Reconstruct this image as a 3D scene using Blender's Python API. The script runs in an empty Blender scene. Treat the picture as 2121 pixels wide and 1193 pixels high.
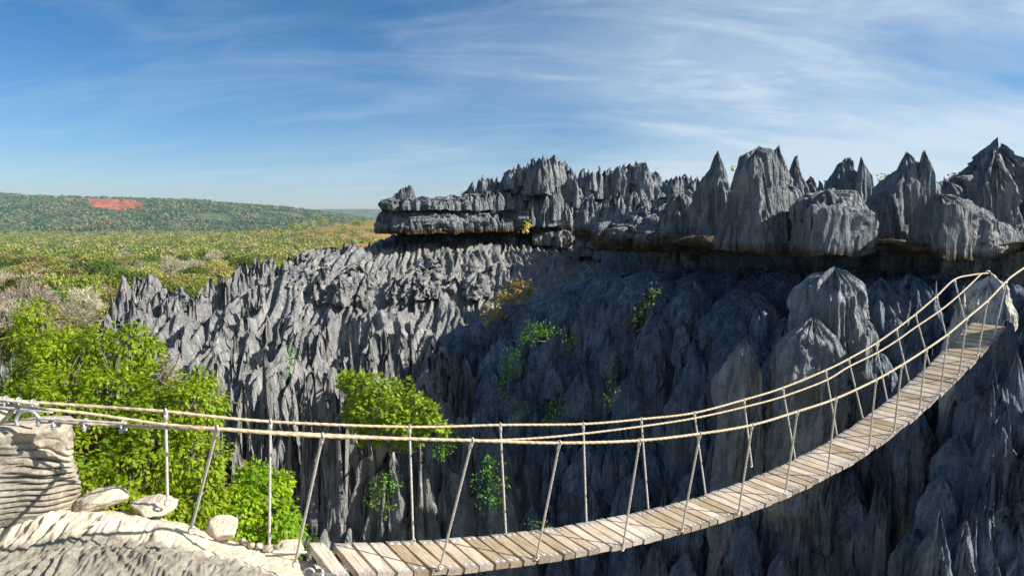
import bpy, math, random
import numpy as np
from math import radians, sin, cos, pi

# ------------------------------------------------------------------ camera, light, exposure
sc = bpy.context.scene
COL = sc.collection
W_, H_, F_ = 2121.0, 1193.0, 1325.4
PITCH = math.atan((596.5 - 440.0) / F_)
cam_d = bpy.data.cameras.new("camera")
cam_d.sensor_fit = 'HORIZONTAL'
cam_d.angle = 2 * math.atan(W_ / 2 / F_)
cam_d.clip_start = 0.05
cam_d.clip_end = 30000
cam = bpy.data.objects.new("camera", cam_d)
COL.objects.link(cam)
cam.location = (0, 0, 0)
cam.rotation_euler = (pi / 2 - PITCH, 0, 0)
sc.camera = cam

SUN_EL = radians(34)
SUN_AZ = radians(-10)            # angle of the direction towards the sun, from +X, counter-clockwise
sun_vec = np.array([cos(SUN_AZ) * cos(SUN_EL), sin(SUN_AZ) * cos(SUN_EL), sin(SUN_EL)])
sd = bpy.data.lights.new("sun", 'SUN')
sd.energy = 4.8
sd.angle = radians(0.5)
sd.color = (1.0, 0.93, 0.82)
sun = bpy.data.objects.new("sun", sd)
COL.objects.link(sun)
from mathutils import Vector
sun.rotation_euler = Vector(sun_vec).to_track_quat('Z', 'Y').to_euler()

sc.view_settings.view_transform = 'Standard'
sc.view_settings.look = 'None'
sc.view_settings.gamma = 1
sc.view_settings.exposure = 0.82
sc.view_settings.use_curve_mapping = False
sc.cycles.max_bounces = 6
sc.cycles.diffuse_bounces = 3
sc.cycles.volume_bounces = 0
sc.cycles.transparent_max_bounces = 8

world = bpy.data.worlds.new("World")
sc.world = world
world.use_nodes = True
nt = world.node_tree
nt.nodes.clear()


class NT:
    """small node helper"""
    def __init__(s, tree):
        s.t = tree

    def n(s, typ, **kw):
        nd = s.t.nodes.new(typ)
        for k, v in kw.items():
            if k.startswith('i_'):
                nd.inputs[k[2:].replace('_', ' ')].default_value = v
            else:
                setattr(nd, k, v)
        return nd

    def l(s, a, b):
        s.t.links.new(a, b)

    def val(s, x, sock):
        if isinstance(x, (int, float)):
            sock.default_value = x
        else:
            s.l(x, sock)

    def m(s, op, a, b=0.0, c=None, clamp=False):
        nd = s.t.nodes.new('ShaderNodeMath')
        nd.operation = op
        nd.use_clamp = clamp
        s.val(a, nd.inputs[0])
        s.val(b, nd.inputs[1])
        if c is not None:
            s.val(c, nd.inputs[2])
        return nd.outputs[0]

    def ramp(s, fac, stops, mode='LINEAR'):
        nd = s.t.nodes.new('ShaderNodeValToRGB')
        nd.color_ramp.interpolation = mode
        e = nd.color_ramp.elements
        while len(e) < len(stops):
            e.new(0.5)
        for k, (p, c) in enumerate(stops):
            e[k].position = p
            e[k].color = c if len(c) == 4 else (*c, 1)
        s.val(fac, nd.inputs[0])
        return nd.outputs[0]

    def mix(s, fac, a, b, blend='MIX'):
        nd = s.t.nodes.new('ShaderNodeMix')
        nd.data_type = 'RGBA'
        nd.blend_type = blend
        s.val(fac, nd.inputs[0])
        for x, i in ((a, 6), (b, 7)):
            if isinstance(x, tuple):
                nd.inputs[i].default_value = (*x, 1) if len(x) == 3 else x
            else:
                s.l(x, nd.inputs[i])
        return nd.outputs[2]

    def noise(s, vec, scale, detail=4, rough=0.55, dist=0.0, dim='3D'):
        nd = s.t.nodes.new('ShaderNodeTexNoise')
        nd.noise_dimensions = dim
        nd.inputs['Scale'].default_value = scale
        nd.inputs['Detail'].default_value = detail
        nd.inputs['Roughness'].default_value = rough
        nd.inputs['Distortion'].default_value = dist
        s.l(vec, nd.inputs['Vector'])
        return nd.outputs[0]

    def mapping(s, vec, scale=(1, 1, 1), rot=(0, 0, 0), loc=(0, 0, 0)):
        nd = s.t.nodes.new('ShaderNodeMapping')
        nd.inputs['Scale'].default_value = scale
        nd.inputs['Rotation'].default_value = rot
        nd.inputs['Location'].default_value = loc
        s.l(vec, nd.inputs['Vector'])
        return nd.outputs[0]


g = NT(nt)
sky = g.n('ShaderNodeTexSky', sky_type='NISHITA', sun_disc=False, sun_elevation=SUN_EL,
          sun_rotation=pi / 2 - SUN_AZ, altitude=900, air_density=1.0, dust_density=0.6, ozone_density=3.2)
tc = g.n('ShaderNodeTexCoord')
sep = g.n('ShaderNodeSeparateXYZ')
g.l(tc.outputs['Generated'], sep.inputs[0])
dz = g.m('ADD', g.m('MAXIMUM', sep.outputs[2], 0.0), 0.30)
u = g.m('DIVIDE', sep.outputs[0], dz)
v = g.m('DIVIDE', sep.outputs[1], dz)
cmb = g.n('ShaderNodeCombineXYZ')
g.l(u, cmb.inputs[0])
g.l(v, cmb.inputs[1])
# cirrus: a soft veil that thickens to the right, thin brushed fibres, small ripples
fib = g.noise(g.mapping(cmb.outputs[0], scale=(0.55, 2.0, 1), rot=(0, 0, radians(48))), 2.0, 9, 0.62, 0.9)
fib2 = g.noise(g.mapping(cmb.outputs[0], scale=(0.5, 1.6, 1), rot=(0, 0, radians(-38)), loc=(3, 1, 0)), 3.4, 8, 0.66, 1.4)
veil = g.noise(g.mapping(cmb.outputs[0], scale=(0.8, 1.1, 1), rot=(0, 0, radians(20)), loc=(1.7, 0.2, 0)), 1.0, 5, 0.5, 0.5)
az = g.m('MULTIPLY_ADD', sep.outputs[0], 0.95, 0.52, clamp=True)
vv = g.m('MULTIPLY_ADD', g.m('SUBTRACT', veil, 0.34), 3.2, 0.0, clamp=True)
veilf = g.m('MULTIPLY', vv, g.m('POWER', az, 1.4))
f1 = g.m('MULTIPLY_ADD', g.m('SUBTRACT', fib, 0.46), 4.0, 0.0, clamp=True)
f2 = g.m('MULTIPLY_ADD', g.m('SUBTRACT', fib2, 0.49), 4.0, 0.0, clamp=True)
fibf = g.m('ADD', g.m('MULTIPLY', f1, 0.62), g.m('MULTIPLY', f2, 0.40))
cl = g.m('ADD', g.m('MULTIPLY', veilf, 1.05), g.m('MULTIPLY', g.m('MULTIPLY', fibf, g.m('ADD', g.m('MULTIPLY', az, 0.65), 0.55)), g.m('ADD', g.m('MULTIPLY', vv, 0.6), 0.30)), clamp=True)
cl = g.m('MULTIPLY', cl, 0.80)
hz = g.m('POWER', g.m('SUBTRACT', 1.0, g.m('MAXIMUM', sep.outputs[2], 0.0)), 6.0)
tint = g.mix(hz, (0.17, 0.64, 0.92), (0.86, 0.94, 1.06))
skyc = g.mix(1.0, sky.outputs[0], tint, 'MULTIPLY')
cloudc = g.mix(1.0, (6.0, 7.0, 7.9), (1, 1, 1), 'MULTIPLY')
skyc = g.mix(cl, skyc, cloudc)
bg = g.n('ShaderNodeBackground')
bg.inputs['Strength'].default_value = 0.066
g.l(skyc, bg.inputs['Color'])
wo = g.n('ShaderNodeOutputWorld')
g.l(bg.outputs[0], wo.inputs['Surface'])

# ------------------------------------------------------------------ helpers
R = np.random.default_rng(11)
_c, _s = cos(PITCH), sin(PITCH)
FW = np.array([0, _c, -_s]); UP = np.array([0, _s, _c]); RT = np.array([1., 0, 0])


def ray(px, py):
    return (px - W_ / 2) / F_ * RT - (py - H_ / 2) / F_ * UP + FW


def P(px, py, Y):
    """the point of the place seen at a pixel of the photograph, Y metres ahead of the viewpoint"""
    r = ray(px, py)
    return r * (Y / r[1])


# gradient noise
_rg = np.random.default_rng(5)
_perm = np.concatenate([_rg.permutation(256)] * 3).astype(np.int32)
_gr = _rg.normal(size=(256, 3)); _gr /= np.linalg.norm(_gr, axis=1)[:, None]
_gr = _gr.astype(np.float32)


def pn(x, y, z):
    x, y, z = np.broadcast_arrays(np.asarray(x, np.float32), np.asarray(y, np.float32), np.asarray(z, np.float32))
    xi = np.floor(x); yi = np.floor(y); zi = np.floor(z)
    xf = x - xi; yf = y - yi; zf = z - zi
    X = xi.astype(np.int32) & 255; Y = yi.astype(np.int32) & 255; Z = zi.astype(np.int32) & 255
    uu = xf * xf * xf * (xf * (xf * 6 - 15) + 10)
    vv_ = yf * yf * yf * (yf * (yf * 6 - 15) + 10)
    ww = zf * zf * zf * (zf * (zf * 6 - 15) + 10)
    out = 0
    for dx in (0, 1):
        px_ = _perm[X + dx]
        wx = uu if dx else 1 - uu
        for dy in (0, 1):
            py_ = _perm[px_ + Y + dy]
            wy = vv_ if dy else 1 - vv_
            for dz_ in (0, 1):
                gi = _perm[py_ + Z + dz_]
                gg = _gr[gi]
                d = gg[..., 0] * (xf - dx) + gg[..., 1] * (yf - dy) + gg[..., 2] * (zf - dz_)
                out = out + d * wx * wy * (ww if dz_ else 1 - ww)
    return out * 1.6


def rid(x, y, z):
    return 1 - np.abs(pn(x, y, z)) * 1.7


def fbm(x, y, z, o=4):
    a, s_, f = 1.0, 0, 1.0
    for _ in range(o):
        s_ = s_ + a * pn(x * f, y * f, z * f)
        a *= .5; f *= 2.03
    return s_


def make_mesh(name, V, Fq, smooth=True, mats=(), midx=None):
    """V (n,3), Fq (m,4) or (m,3) int arrays or list of both"""
    me = bpy.data.meshes.new(name)
    V = np.asarray(V, np.float32)
    fl = Fq if isinstance(Fq, list) else [Fq]
    fl = [np.asarray(f, np.int32) for f in fl if len(f)]
    loops = np.concatenate([f.ravel() for f in fl])
    sizes = np.concatenate([np.full(len(f), f.shape[1], np.int32) for f in fl])
    me.vertices.add(len(V)); me.vertices.foreach_set('co', V.ravel())
    me.loops.add(len(loops)); me.loops.foreach_set('vertex_index', loops)
    me.polygons.add(len(sizes))
    st = np.zeros(len(sizes), np.int32); st[1:] = np.cumsum(sizes)[:-1]
    me.polygons.foreach_set('loop_start', st)
    me.polygons.foreach_set('use_smooth', np.full(len(sizes), smooth))
    for m_ in mats:
        me.materials.append(m_)
    if midx is not None:
        me.polygons.foreach_set('material_index', np.asarray(midx, np.int32))
    me.update(calc_edges=True)
    me.validate()
    return me


class MB:
    def __init__(s):
        s.V = []; s.Q = []; s.T = []; s.n = 0

    def add(s, V, Q=None, T=None):
        s.V.append(np.asarray(V, float).reshape(-1, 3))
        if Q is not None and len(Q):
            s.Q.append(np.asarray(Q, int) + s.n)
        if T is not None and len(T):
            s.T.append(np.asarray(T, int) + s.n)
        s.n += len(s.V[-1])

    def mesh(s, name, mats, smooth=True, origin=None):
        V = np.concatenate(s.V)
        if origin is not None:
            V = V - np.asarray(origin)
        fl = []
        if s.Q: fl.append(np.concatenate(s.Q))
        if s.T: fl.append(np.concatenate(s.T))
        return make_mesh(name, V, fl, smooth, mats)

    def build(s, name, mat, parent=None, smooth=True, origin=None):
        o = bpy.data.objects.new(name, s.mesh(name, [mat], smooth, origin))
        COL.objects.link(o)
        if parent is not None:
            o.parent = parent
        if origin is not None and parent is None:
            o.location = tuple(origin)
        return o


def tag(o, label=None, cat=None, group=None, kind=None):
    if label: o['label'] = label
    if cat: o['category'] = cat
    if group: o['group'] = group
    if kind: o['kind'] = kind
    return o


def empty(name, loc, rz=0):
    o = bpy.data.objects.new(name, None)
    COL.objects.link(o)
    o.location = tuple(loc); o.rotation_euler = (0, 0, rz)
    return o


def copy_of(o, parent=None):
    c = o.copy(); COL.objects.link(c)
    if parent is not None: c.parent = parent
    return c


def tube(mb, pts, r, n=8, cap=True, lobes=0, lay=0.1, depth=0.18):
    pts = np.asarray(pts, float)
    m_ = len(pts)
    r = np.broadcast_to(np.asarray(r, float), (m_,))
    t = np.gradient(pts, axis=0)
    t /= np.linalg.norm(t, axis=1)[:, None] + 1e-12
    ref = np.array([0, 0, 1.]) if abs(t[:, 2]).mean() < .9 else np.array([1., 0, 0])
    a = np.cross(t, ref); a /= np.linalg.norm(a, axis=1)[:, None] + 1e-12
    b = np.cross(t, a)
    th = np.linspace(0, 2 * pi, n, endpoint=False)
    L = np.concatenate([[0], np.cumsum(np.linalg.norm(np.diff(pts, axis=0), axis=1))])
    rr = r[:, None] * np.ones((1, n))
    if lobes:
        rr = rr * (1 - depth + depth * np.abs(np.cos(lobes * (th[None] - 2 * pi * L[:, None] / (lay * lobes)) / 2)))
    V = pts[:, None] + rr[..., None] * (np.cos(th)[None, :, None] * a[:, None] + np.sin(th)[None, :, None] * b[:, None])
    i = np.arange(m_ - 1)[:, None] * n; j = np.arange(n)[None]; jn = (j + 1) % n
    Q = np.stack([i + j, i + jn, i + n + jn, i + n + j], -1).reshape(-1, 4)
    V = V.reshape(-1, 3)
    T = []
    if cap:
        V = np.vstack([V, pts[0], pts[-1]])
        k = m_ * n
        T = [[k, (q + 1) % n, q] for q in range(n)] + [[k + 1, k - n + q, k - n + (q + 1) % n] for q in range(n)]
    mb.add(V, Q, T)


def box(mb, c, s, M=None):
    v = np.array([[x, y, z] for z in (-.5, .5) for x, y in ((-.5, -.5), (.5, -.5), (.5, .5), (-.5, .5))]) * s
    if M is not None: v = v @ np.asarray(M).T
    v = v + np.asarray(c)
    mb.add(v, [[3, 2, 1, 0], [4, 5, 6, 7], [0, 1, 5, 4], [1, 2, 6, 5], [2, 3, 7, 6], [3, 0, 4, 7]])


# ------------------------------------------------------------------ materials
def mat_new(name):
    m_ = bpy.data.materials.new(name); m_.use_nodes = True
    m_.node_tree.nodes.clear()
    return m_, NT(m_.node_tree)


def finish(g, color, rough=0.9, bump=None, bstr=0.5, bdist=0.05, spec=0.2, metal=0.0):
    bs = g.n('ShaderNodeBsdfPrincipled')
    if isinstance(color, tuple):
        bs.inputs['Base Color'].default_value = (*color, 1)
    else:
        g.l(color, bs.inputs['Base Color'])
    g.val(rough, bs.inputs['Roughness'])
    bs.inputs['Specular IOR Level'].default_value = spec
    bs.inputs['Metallic'].default_value = metal
    if bump is not None:
        b = g.n('ShaderNodeBump')
        b.inputs['Strength'].default_value = bstr
        b.inputs['Distance'].default_value = bdist
        g.l(bump, b.inputs['Height'])
        g.l(b.outputs[0], bs.inputs['Normal'])
    o = g.n('ShaderNodeOutputMaterial')
    g.l(bs.outputs[0], o.inputs['Surface'])
    return bs


def rock_material(name, dark, mid, light, brown=None, stain_z=None, pit=1.0, white=0.0, freq=1.0, bdist=0.11, flute=1.0, sz=0.14):
    m_, g = mat_new(name)
    pos = g.n('ShaderNodeNewGeometry').outputs['Position']
    streak = g.noise(g.mapping(pos, scale=(1, 1, sz)), 3.2 * freq, 8, 0.68, 0.6)
    blot = g.noise(pos, 0.55 * freq, 5, 0.6, 0.4)
    fine = g.noise(pos, 16 * freq, 6, 0.75)
    f = g.m('ADD', g.m('MULTIPLY', streak, 0.55), g.m('ADD', g.m('MULTIPLY', blot, 0.30), g.m('MULTIPLY', fine, 0.25)))
    col = g.ramp(f, [(0.40, dark), (0.55, mid), (0.70, light)])
    if brown:
        bn = g.noise(pos, 0.9 * freq, 6, 0.62, 0.3)
        col = g.mix(g.m('MULTIPLY_ADD', g.m('SUBTRACT', bn, 0.55), 5.0, 0.0, clamp=True), col, brown)
    if white:
        wn = g.noise(g.mapping(pos, scale=(1, 1, 0.25), loc=(7, 3, 1)), 1.4 * freq, 7, 0.7, 0.5)
        col = g.mix(g.m('MULTIPLY', g.m('MULTIPLY_ADD', g.m('SUBTRACT', wn, 0.60), 7.0, 0.0, clamp=True), white), col, (0.55, 0.54, 0.50))
    if stain_z is not None:
        sp = g.n('ShaderNodeSeparateXYZ'); g.l(pos, sp.inputs[0])
        wob = g.noise(pos, 1.1, 5, 0.6)
        hz_ = g.m('ADD', sp.outputs[2], g.m('MULTIPLY', wob, 0.7))
        sf = g.m('MULTIPLY_ADD', g.m('SUBTRACT', stain_z, hz_), 3.0, 0.5, clamp=True)
        sf = g.m('MULTIPLY', sf, g.m('MULTIPLY_ADD', g.m('ADD', hz_, 1.55), 4.0, 0.5, clamp=True))
        bcol = g.ramp(g.noise(g.mapping(pos, scale=(1, 1, 3)), 2.5, 6, 0.7), [(0.35, (0.035, 0.028, 0.02)), (0.55, (0.12, 0.085, 0.05)), (0.75, (0.24, 0.17, 0.09))])
        col = g.mix(sf, col, bcol)
    speck = g.n('ShaderNodeTexVoronoi', feature='F1')
    speck.inputs['Scale'].default_value = 5.5 * freq
    g.l(g.mapping(pos, scale=(1, 1, 0.55)), speck.inputs['Vector'])
    pitv = g.m('MULTIPLY', g.m('MULTIPLY_ADD', speck.outputs['Distance'], 2.2, 0.0, clamp=True), 0.5 * pit)
    cr = g.n('ShaderNodeTexVoronoi', feature='DISTANCE_TO_EDGE')
    cr.inputs['Scale'].default_value = 0.8 * freq
    wp = g.n('ShaderNodeVectorMath', operation='ADD')
    g.l(g.mapping(pos, scale=(0.5, 0.5, 1.5)), wp.inputs[0])
    nv = g.n('ShaderNodeTexNoise'); nv.inputs['Scale'].default_value = 2.0; g.l(pos, nv.inputs['Vector'])
    g.l(nv.outputs['Color'], wp.inputs[1]); g.l(wp.outputs[0], cr.inputs['Vector'])
    crack = g.m('MULTIPLY', cr.outputs['Distance'], 14.0, clamp=True)
    run1 = g.noise(g.mapping(pos, scale=(1, 1, 0.07)), 2.6 * freq, 3, 0.5, 0.5)
    run2 = g.noise(g.mapping(pos, scale=(1, 1, 0.10), loc=(5, 2, 0)), 7.0 * freq, 3, 0.55, 0.4)
    cr1 = g.m('SUBTRACT', 1.0, g.m('ABSOLUTE', g.m('MULTIPLY_ADD', run1, 6.0, -3.0)))
    cr2 = g.m('SUBTRACT', 1.0, g.m('ABSOLUTE', g.m('MULTIPLY_ADD', run2, 6.0, -3.0)))
    runs = g.m('ADD', g.m('MULTIPLY', cr1, 1.0), g.m('MULTIPLY', cr2, 0.5))
    h = g.m('ADD', g.m('ADD', g.m('ADD', g.m('MULTIPLY', streak, 1.2), g.m('MULTIPLY', runs, flute)), pitv), g.m('ADD', g.m('MULTIPLY', fine, 0.6), g.m('MULTIPLY', crack, 0.30)))
    finish(g, col, 0.92, h, 0.9, bdist, 0.15)
    return m_


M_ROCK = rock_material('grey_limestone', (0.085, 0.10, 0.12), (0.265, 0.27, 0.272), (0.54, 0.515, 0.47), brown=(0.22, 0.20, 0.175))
M_WALL = rock_material('shade_tinted_limestone', (0.030, 0.048, 0.075), (0.155, 0.215, 0.29), (0.40, 0.46, 0.53), brown=(0.17, 0.17, 0.20), white=0.25, pit=2.6, freq=1.2, bdist=0.17, flute=0.9, sz=0.2)  # limestone with the dark blue of the wall's shade put into its colour
M_SLAB = rock_material('bedded_limestone', (0.075, 0.092, 0.11), (0.215, 0.245, 0.272), (0.48, 0.475, 0.45), brown=(0.18, 0.165, 0.14), stain_z=-0.72, white=0.40, pit=2.4, bdist=0.15)
M_HEAD = rock_material('sunlit_pale_limestone', (0.09, 0.11, 0.13), (0.27, 0.31, 0.34), (0.62, 0.62, 0.60), brown=(0.24, 0.23, 0.20), white=0.9, pit=2.4, bdist=0.15)  # pale stone, whitened further in its colour to stand in for sunlit patches
M_PLATE = rock_material('stained_limestone', (0.05, 0.042, 0.03), (0.11, 0.085, 0.055), (0.22, 0.165, 0.10), brown=(0.20, 0.14, 0.08))
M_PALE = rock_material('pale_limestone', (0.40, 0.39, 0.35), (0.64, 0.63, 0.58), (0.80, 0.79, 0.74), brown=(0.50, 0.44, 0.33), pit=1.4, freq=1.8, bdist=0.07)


def ledge_material():
    m_, g = mat_new('cream_weathered_limestone')
    pos = g.n('ShaderNodeNewGeometry').outputs['Position']
    big = g.noise(pos, 1.1, 5, 0.6, 0.5)
    str_ = g.noise(g.mapping(pos, scale=(1, 0.22, 0.4), rot=(0, 0, radians(20))), 16, 7, 0.7, 0.8)
    fine = g.noise(pos, 45, 5, 0.75)
    cream = g.ramp(g.m('ADD', g.m('MULTIPLY', str_, 0.7), g.m('MULTIPLY', fine, 0.3)), [(0.35, (0.36, 0.29, 0.19)), (0.5, (0.60, 0.52, 0.40)), (0.68, (0.74, 0.68, 0.57))])
    grey = g.ramp(g.m('ADD', g.m('MULTIPLY', str_, 0.6), g.m('MULTIPLY', fine, 0.4)), [(0.35, (0.14, 0.125, 0.10)), (0.52, (0.30, 0.27, 0.225)), (0.70, (0.46, 0.42, 0.35))])
    sp = g.n('ShaderNodeSeparateXYZ'); g.l(pos, sp.inputs[0])
    wob = g.m('ADD', sp.outputs[2], g.m('MULTIPLY', g.m('SUBTRACT', big, 0.5), 0.5))
    att = g.n('ShaderNodeAttribute', attribute_name='weather')
    f = g.m('ADD', att.outputs['Fac'], g.m('MULTIPLY', g.m('SUBTRACT', big, 0.5), 0.9), clamp=True)
    f = g.ramp(f, [(0.35, (0, 0, 0)), (0.65, (1, 1, 1))])
    col = g.mix(f, cream, grey)
    h = g.m('ADD', g.m('MULTIPLY', str_, 1.0), g.m('MULTIPLY', fine, 0.5))
    finish(g, col, 0.9, h, 0.9, 0.022, 0.15)
    return m_


M_LEDGE = ledge_material()


def leaf_material(name, c1, c2, c3, trans=0.35, warm=None, patch=None):
    m_, g = mat_new(name)
    geo = g.n('ShaderNodeNewGeometry')
    rnd = geo.outputs['Random Per Island']
    oi = g.n('ShaderNodeObjectInfo')
    col = g.ramp(rnd, [(0.0, c1), (0.5, c2), (1.0, c3)])
    if warm:
        col = g.mix(g.m('MULTIPLY', g.m('GREATER_THAN', rnd, 0.93), 0.8), col, warm)
    if patch:
        pc, psc, amt = patch
        pnz = g.noise(geo.outputs['Position'], psc, 5, 0.65)
        col = g.mix(g.m('MULTIPLY', g.m('MULTIPLY_ADD', g.m('SUBTRACT', pnz, 0.47), 9.0, 0.0, clamp=True), amt), col, pc)
    hs = g.n('ShaderNodeHueSaturation')
    g.l(g.m('MULTIPLY_ADD', oi.outputs['Random'], 0.05, 0.475), hs.inputs['Hue'])
    g.l(g.m('MULTIPLY_ADD', oi.outputs['Random'], 0.5, 0.8), hs.inputs['Value'])
    g.l(col, hs.inputs['Color'])
    d = g.n('ShaderNodeBsdfPrincipled'); d.inputs['Roughness'].default_value = 0.5
    d.inputs['Specular IOR Level'].default_value = 0.35
    g.l(hs.outputs[0], d.inputs['Base Color'])
    t = g.n('ShaderNodeBsdfTranslucent')
    g.l(g.mix(1.0, hs.outputs[0], (1.25, 1.15, 0.5), 'MULTIPLY'), t.inputs['Color'])
    mx = g.n('ShaderNodeMixShader'); mx.inputs[0].default_value = trans
    g.l(d.outputs[0], mx.inputs[1]); g.l(t.outputs[0], mx.inputs[2])
    o = g.n('ShaderNodeOutputMaterial'); g.l(mx.outputs[0], o.inputs['Surface'])
    return m_


M_LEAF = leaf_material('bright_leaf', (0.16, 0.32, 0.012), (0.32, 0.52, 0.018), (0.52, 0.68, 0.03), 0.5, (0.30, 0.16, 0.03), patch=((0.15, 0.33, 0.015), 1.3, .6))
M_VINE = leaf_material('vine_leaf', (0.13, 0.26, 0.02), (0.28, 0.42, 0.03), (0.44, 0.56, 0.05), 0.48)
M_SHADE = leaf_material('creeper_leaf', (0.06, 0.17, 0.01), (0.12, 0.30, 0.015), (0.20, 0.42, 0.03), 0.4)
M_YEL = leaf_material('yellow_leaf', (0.26, 0.26, 0.05), (0.50, 0.42, 0.09), (0.62, 0.56, 0.22), 0.4, (0.35, 0.12, 0.04))
M_FG = leaf_material('forest_green_leaf', (0.055, 0.10, 0.012), (0.12, 0.18, 0.02), (0.20, 0.26, 0.035), 0.25)
M_FO = leaf_material('forest_olive_leaf', (0.13, 0.17, 0.025), (0.26, 0.30, 0.04), (0.40, 0.40, 0.08), 0.25, patch=((0.40, 0.33, 0.14), 0.06, .7))
M_FR = leaf_material('forest_russet_leaf', (0.14, 0.08, 0.025), (0.22, 0.14, 0.035), (0.20, 0.18, 0.04), 0.25)
M_FB = leaf_material('bare_twig', (0.28, 0.23, 0.17), (0.40, 0.34, 0.26), (0.52, 0.46, 0.38), 0.05)
M_HG = leaf_material('hill_leaf', (0.015, 0.055, 0.022), (0.045, 0.11, 0.03), (0.13, 0.19, 0.05), 0.2, patch=((0.20, 0.19, 0.09), 0.011, .75))


def simple_noise_mat(name, stops, scale=8, detail=5, rough=0.85, bdist=0.01, stretch=(1, 1, 1), spec=0.2, metal=0.0, objco=False):
    m_, g = mat_new(name)
    if objco:
        pos = g.n('ShaderNodeTexCoord').outputs['Object']
    else:
        pos = g.n('ShaderNodeNewGeometry').outputs['Position']
    nn = g.noise(g.mapping(pos, scale=stretch), scale, detail, 0.65, 0.2)
    finish(g, g.ramp(nn, stops), rough, nn, 0.6, bdist, spec, metal)
    return m_


M_BARK = simple_noise_mat('grey_bark', [(0.3, (0.10, 0.08, 0.06)), (0.7, (0.30, 0.26, 0.21))], 9)
M_CABLE = simple_noise_mat('weathered_steel_rope', [(0.3, (0.26, 0.20, 0.12)), (0.7, (0.60, 0.50, 0.34))], 30, rough=0.55, spec=0.5)
M_HANG = simple_noise_mat('zinc_steel_rope', [(0.3, (0.42, 0.40, 0.37)), (0.7, (0.66, 0.63, 0.58))], 30, rough=0.45, spec=0.5, metal=0.15)
M_CLAMP = simple_noise_mat('galvanised_clamp', [(0.3, (0.34, 0.37, 0.42)), (0.7, (0.62, 0.66, 0.72))], 40, rough=0.35, spec=0.5, metal=0.5)
M_WASH = simple_noise_mat('paint_worn_washer', [(0.3, (0.38, 0.40, 0.44)), (0.7, (0.72, 0.74, 0.78))], 60, rough=0.6)


def wood_material():
    m_, g = mat_new('weathered_plank')
    tcn = g.n('ShaderNodeTexCoord').outputs['Object']
    oi = g.n('ShaderNodeObjectInfo')
    off = g.n('ShaderNodeVectorMath', operation='ADD')
    cx = g.n('ShaderNodeCombineXYZ')
    g.l(g.m('MULTIPLY', oi.outputs['Random'], 37.0), cx.inputs[0]); g.l(g.m('MULTIPLY', oi.outputs['Random'], 91.0), cx.inputs[2])
    g.l(tcn, off.inputs[0]); g.l(cx.outputs[0], off.inputs[1])
    grain = g.noise(g.mapping(off.outputs[0], scale=(16, 1.0, 16)), 3.5, 8, 0.7, 0.5)
    blot = g.noise(off.outputs[0], 5, 4, 0.6)
    sp = g.n('ShaderNodeSeparateXYZ'); g.l(tcn, sp.inputs[0])
    endf = g.m('MULTIPLY_ADD', g.m('SUBTRACT', g.m('ABSOLUTE', sp.outputs[1]), 0.19), 9.0, 0.0, clamp=True)
    col = g.ramp(grain, [(0.28, (0.10, 0.065, 0.04)), (0.42, (0.42, 0.32, 0.21)), (0.58, (0.58, 0.46, 0.31)), (0.75, (0.68, 0.57, 0.41))])
    greyc = g.ramp(grain, [(0.3, (0.07, 0.055, 0.045)), (0.55, (0.33, 0.27, 0.22)), (0.75, (0.48, 0.41, 0.35))])
    f = g.m('MULTIPLY', g.m('ADD', g.m('MULTIPLY', endf, 0.8), g.m('MULTIPLY', g.m('SUBTRACT', blot, 0.42), 1.3)), 1.0, clamp=True)
    col = g.mix(f, col, greyc)
    hs = g.n('ShaderNodeHueSaturation'); hs.inputs['Hue'].default_value = 0.5
    g.l(g.m('MULTIPLY_ADD', oi.outputs['Random'], 0.55, 0.72), hs.inputs['Value'])
    g.l(g.m('MULTIPLY_ADD', oi.outputs['Random'], -0.5, 1.1), hs.inputs['Saturation'])
    g.l(col, hs.inputs['Color'])
    finish(g, hs.outputs[0], 0.85, grain, 0.8, 0.006, 0.2)
    return m_


M_WOOD = wood_material()

# ------------------------------------------------------------------ rock builders
def grid_faces(nu, nv, wrap=False):
    """rows nv, columns nu"""
    jn = nu if wrap else nu - 1
    i = np.arange(nv - 1)[:, None] * nu; j = np.arange(jn)[None]; k = (j + 1) % nu
    return np.stack([i + j, i + k, i + nu + k, i + nu + j], -1).reshape(-1, 4)


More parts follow.
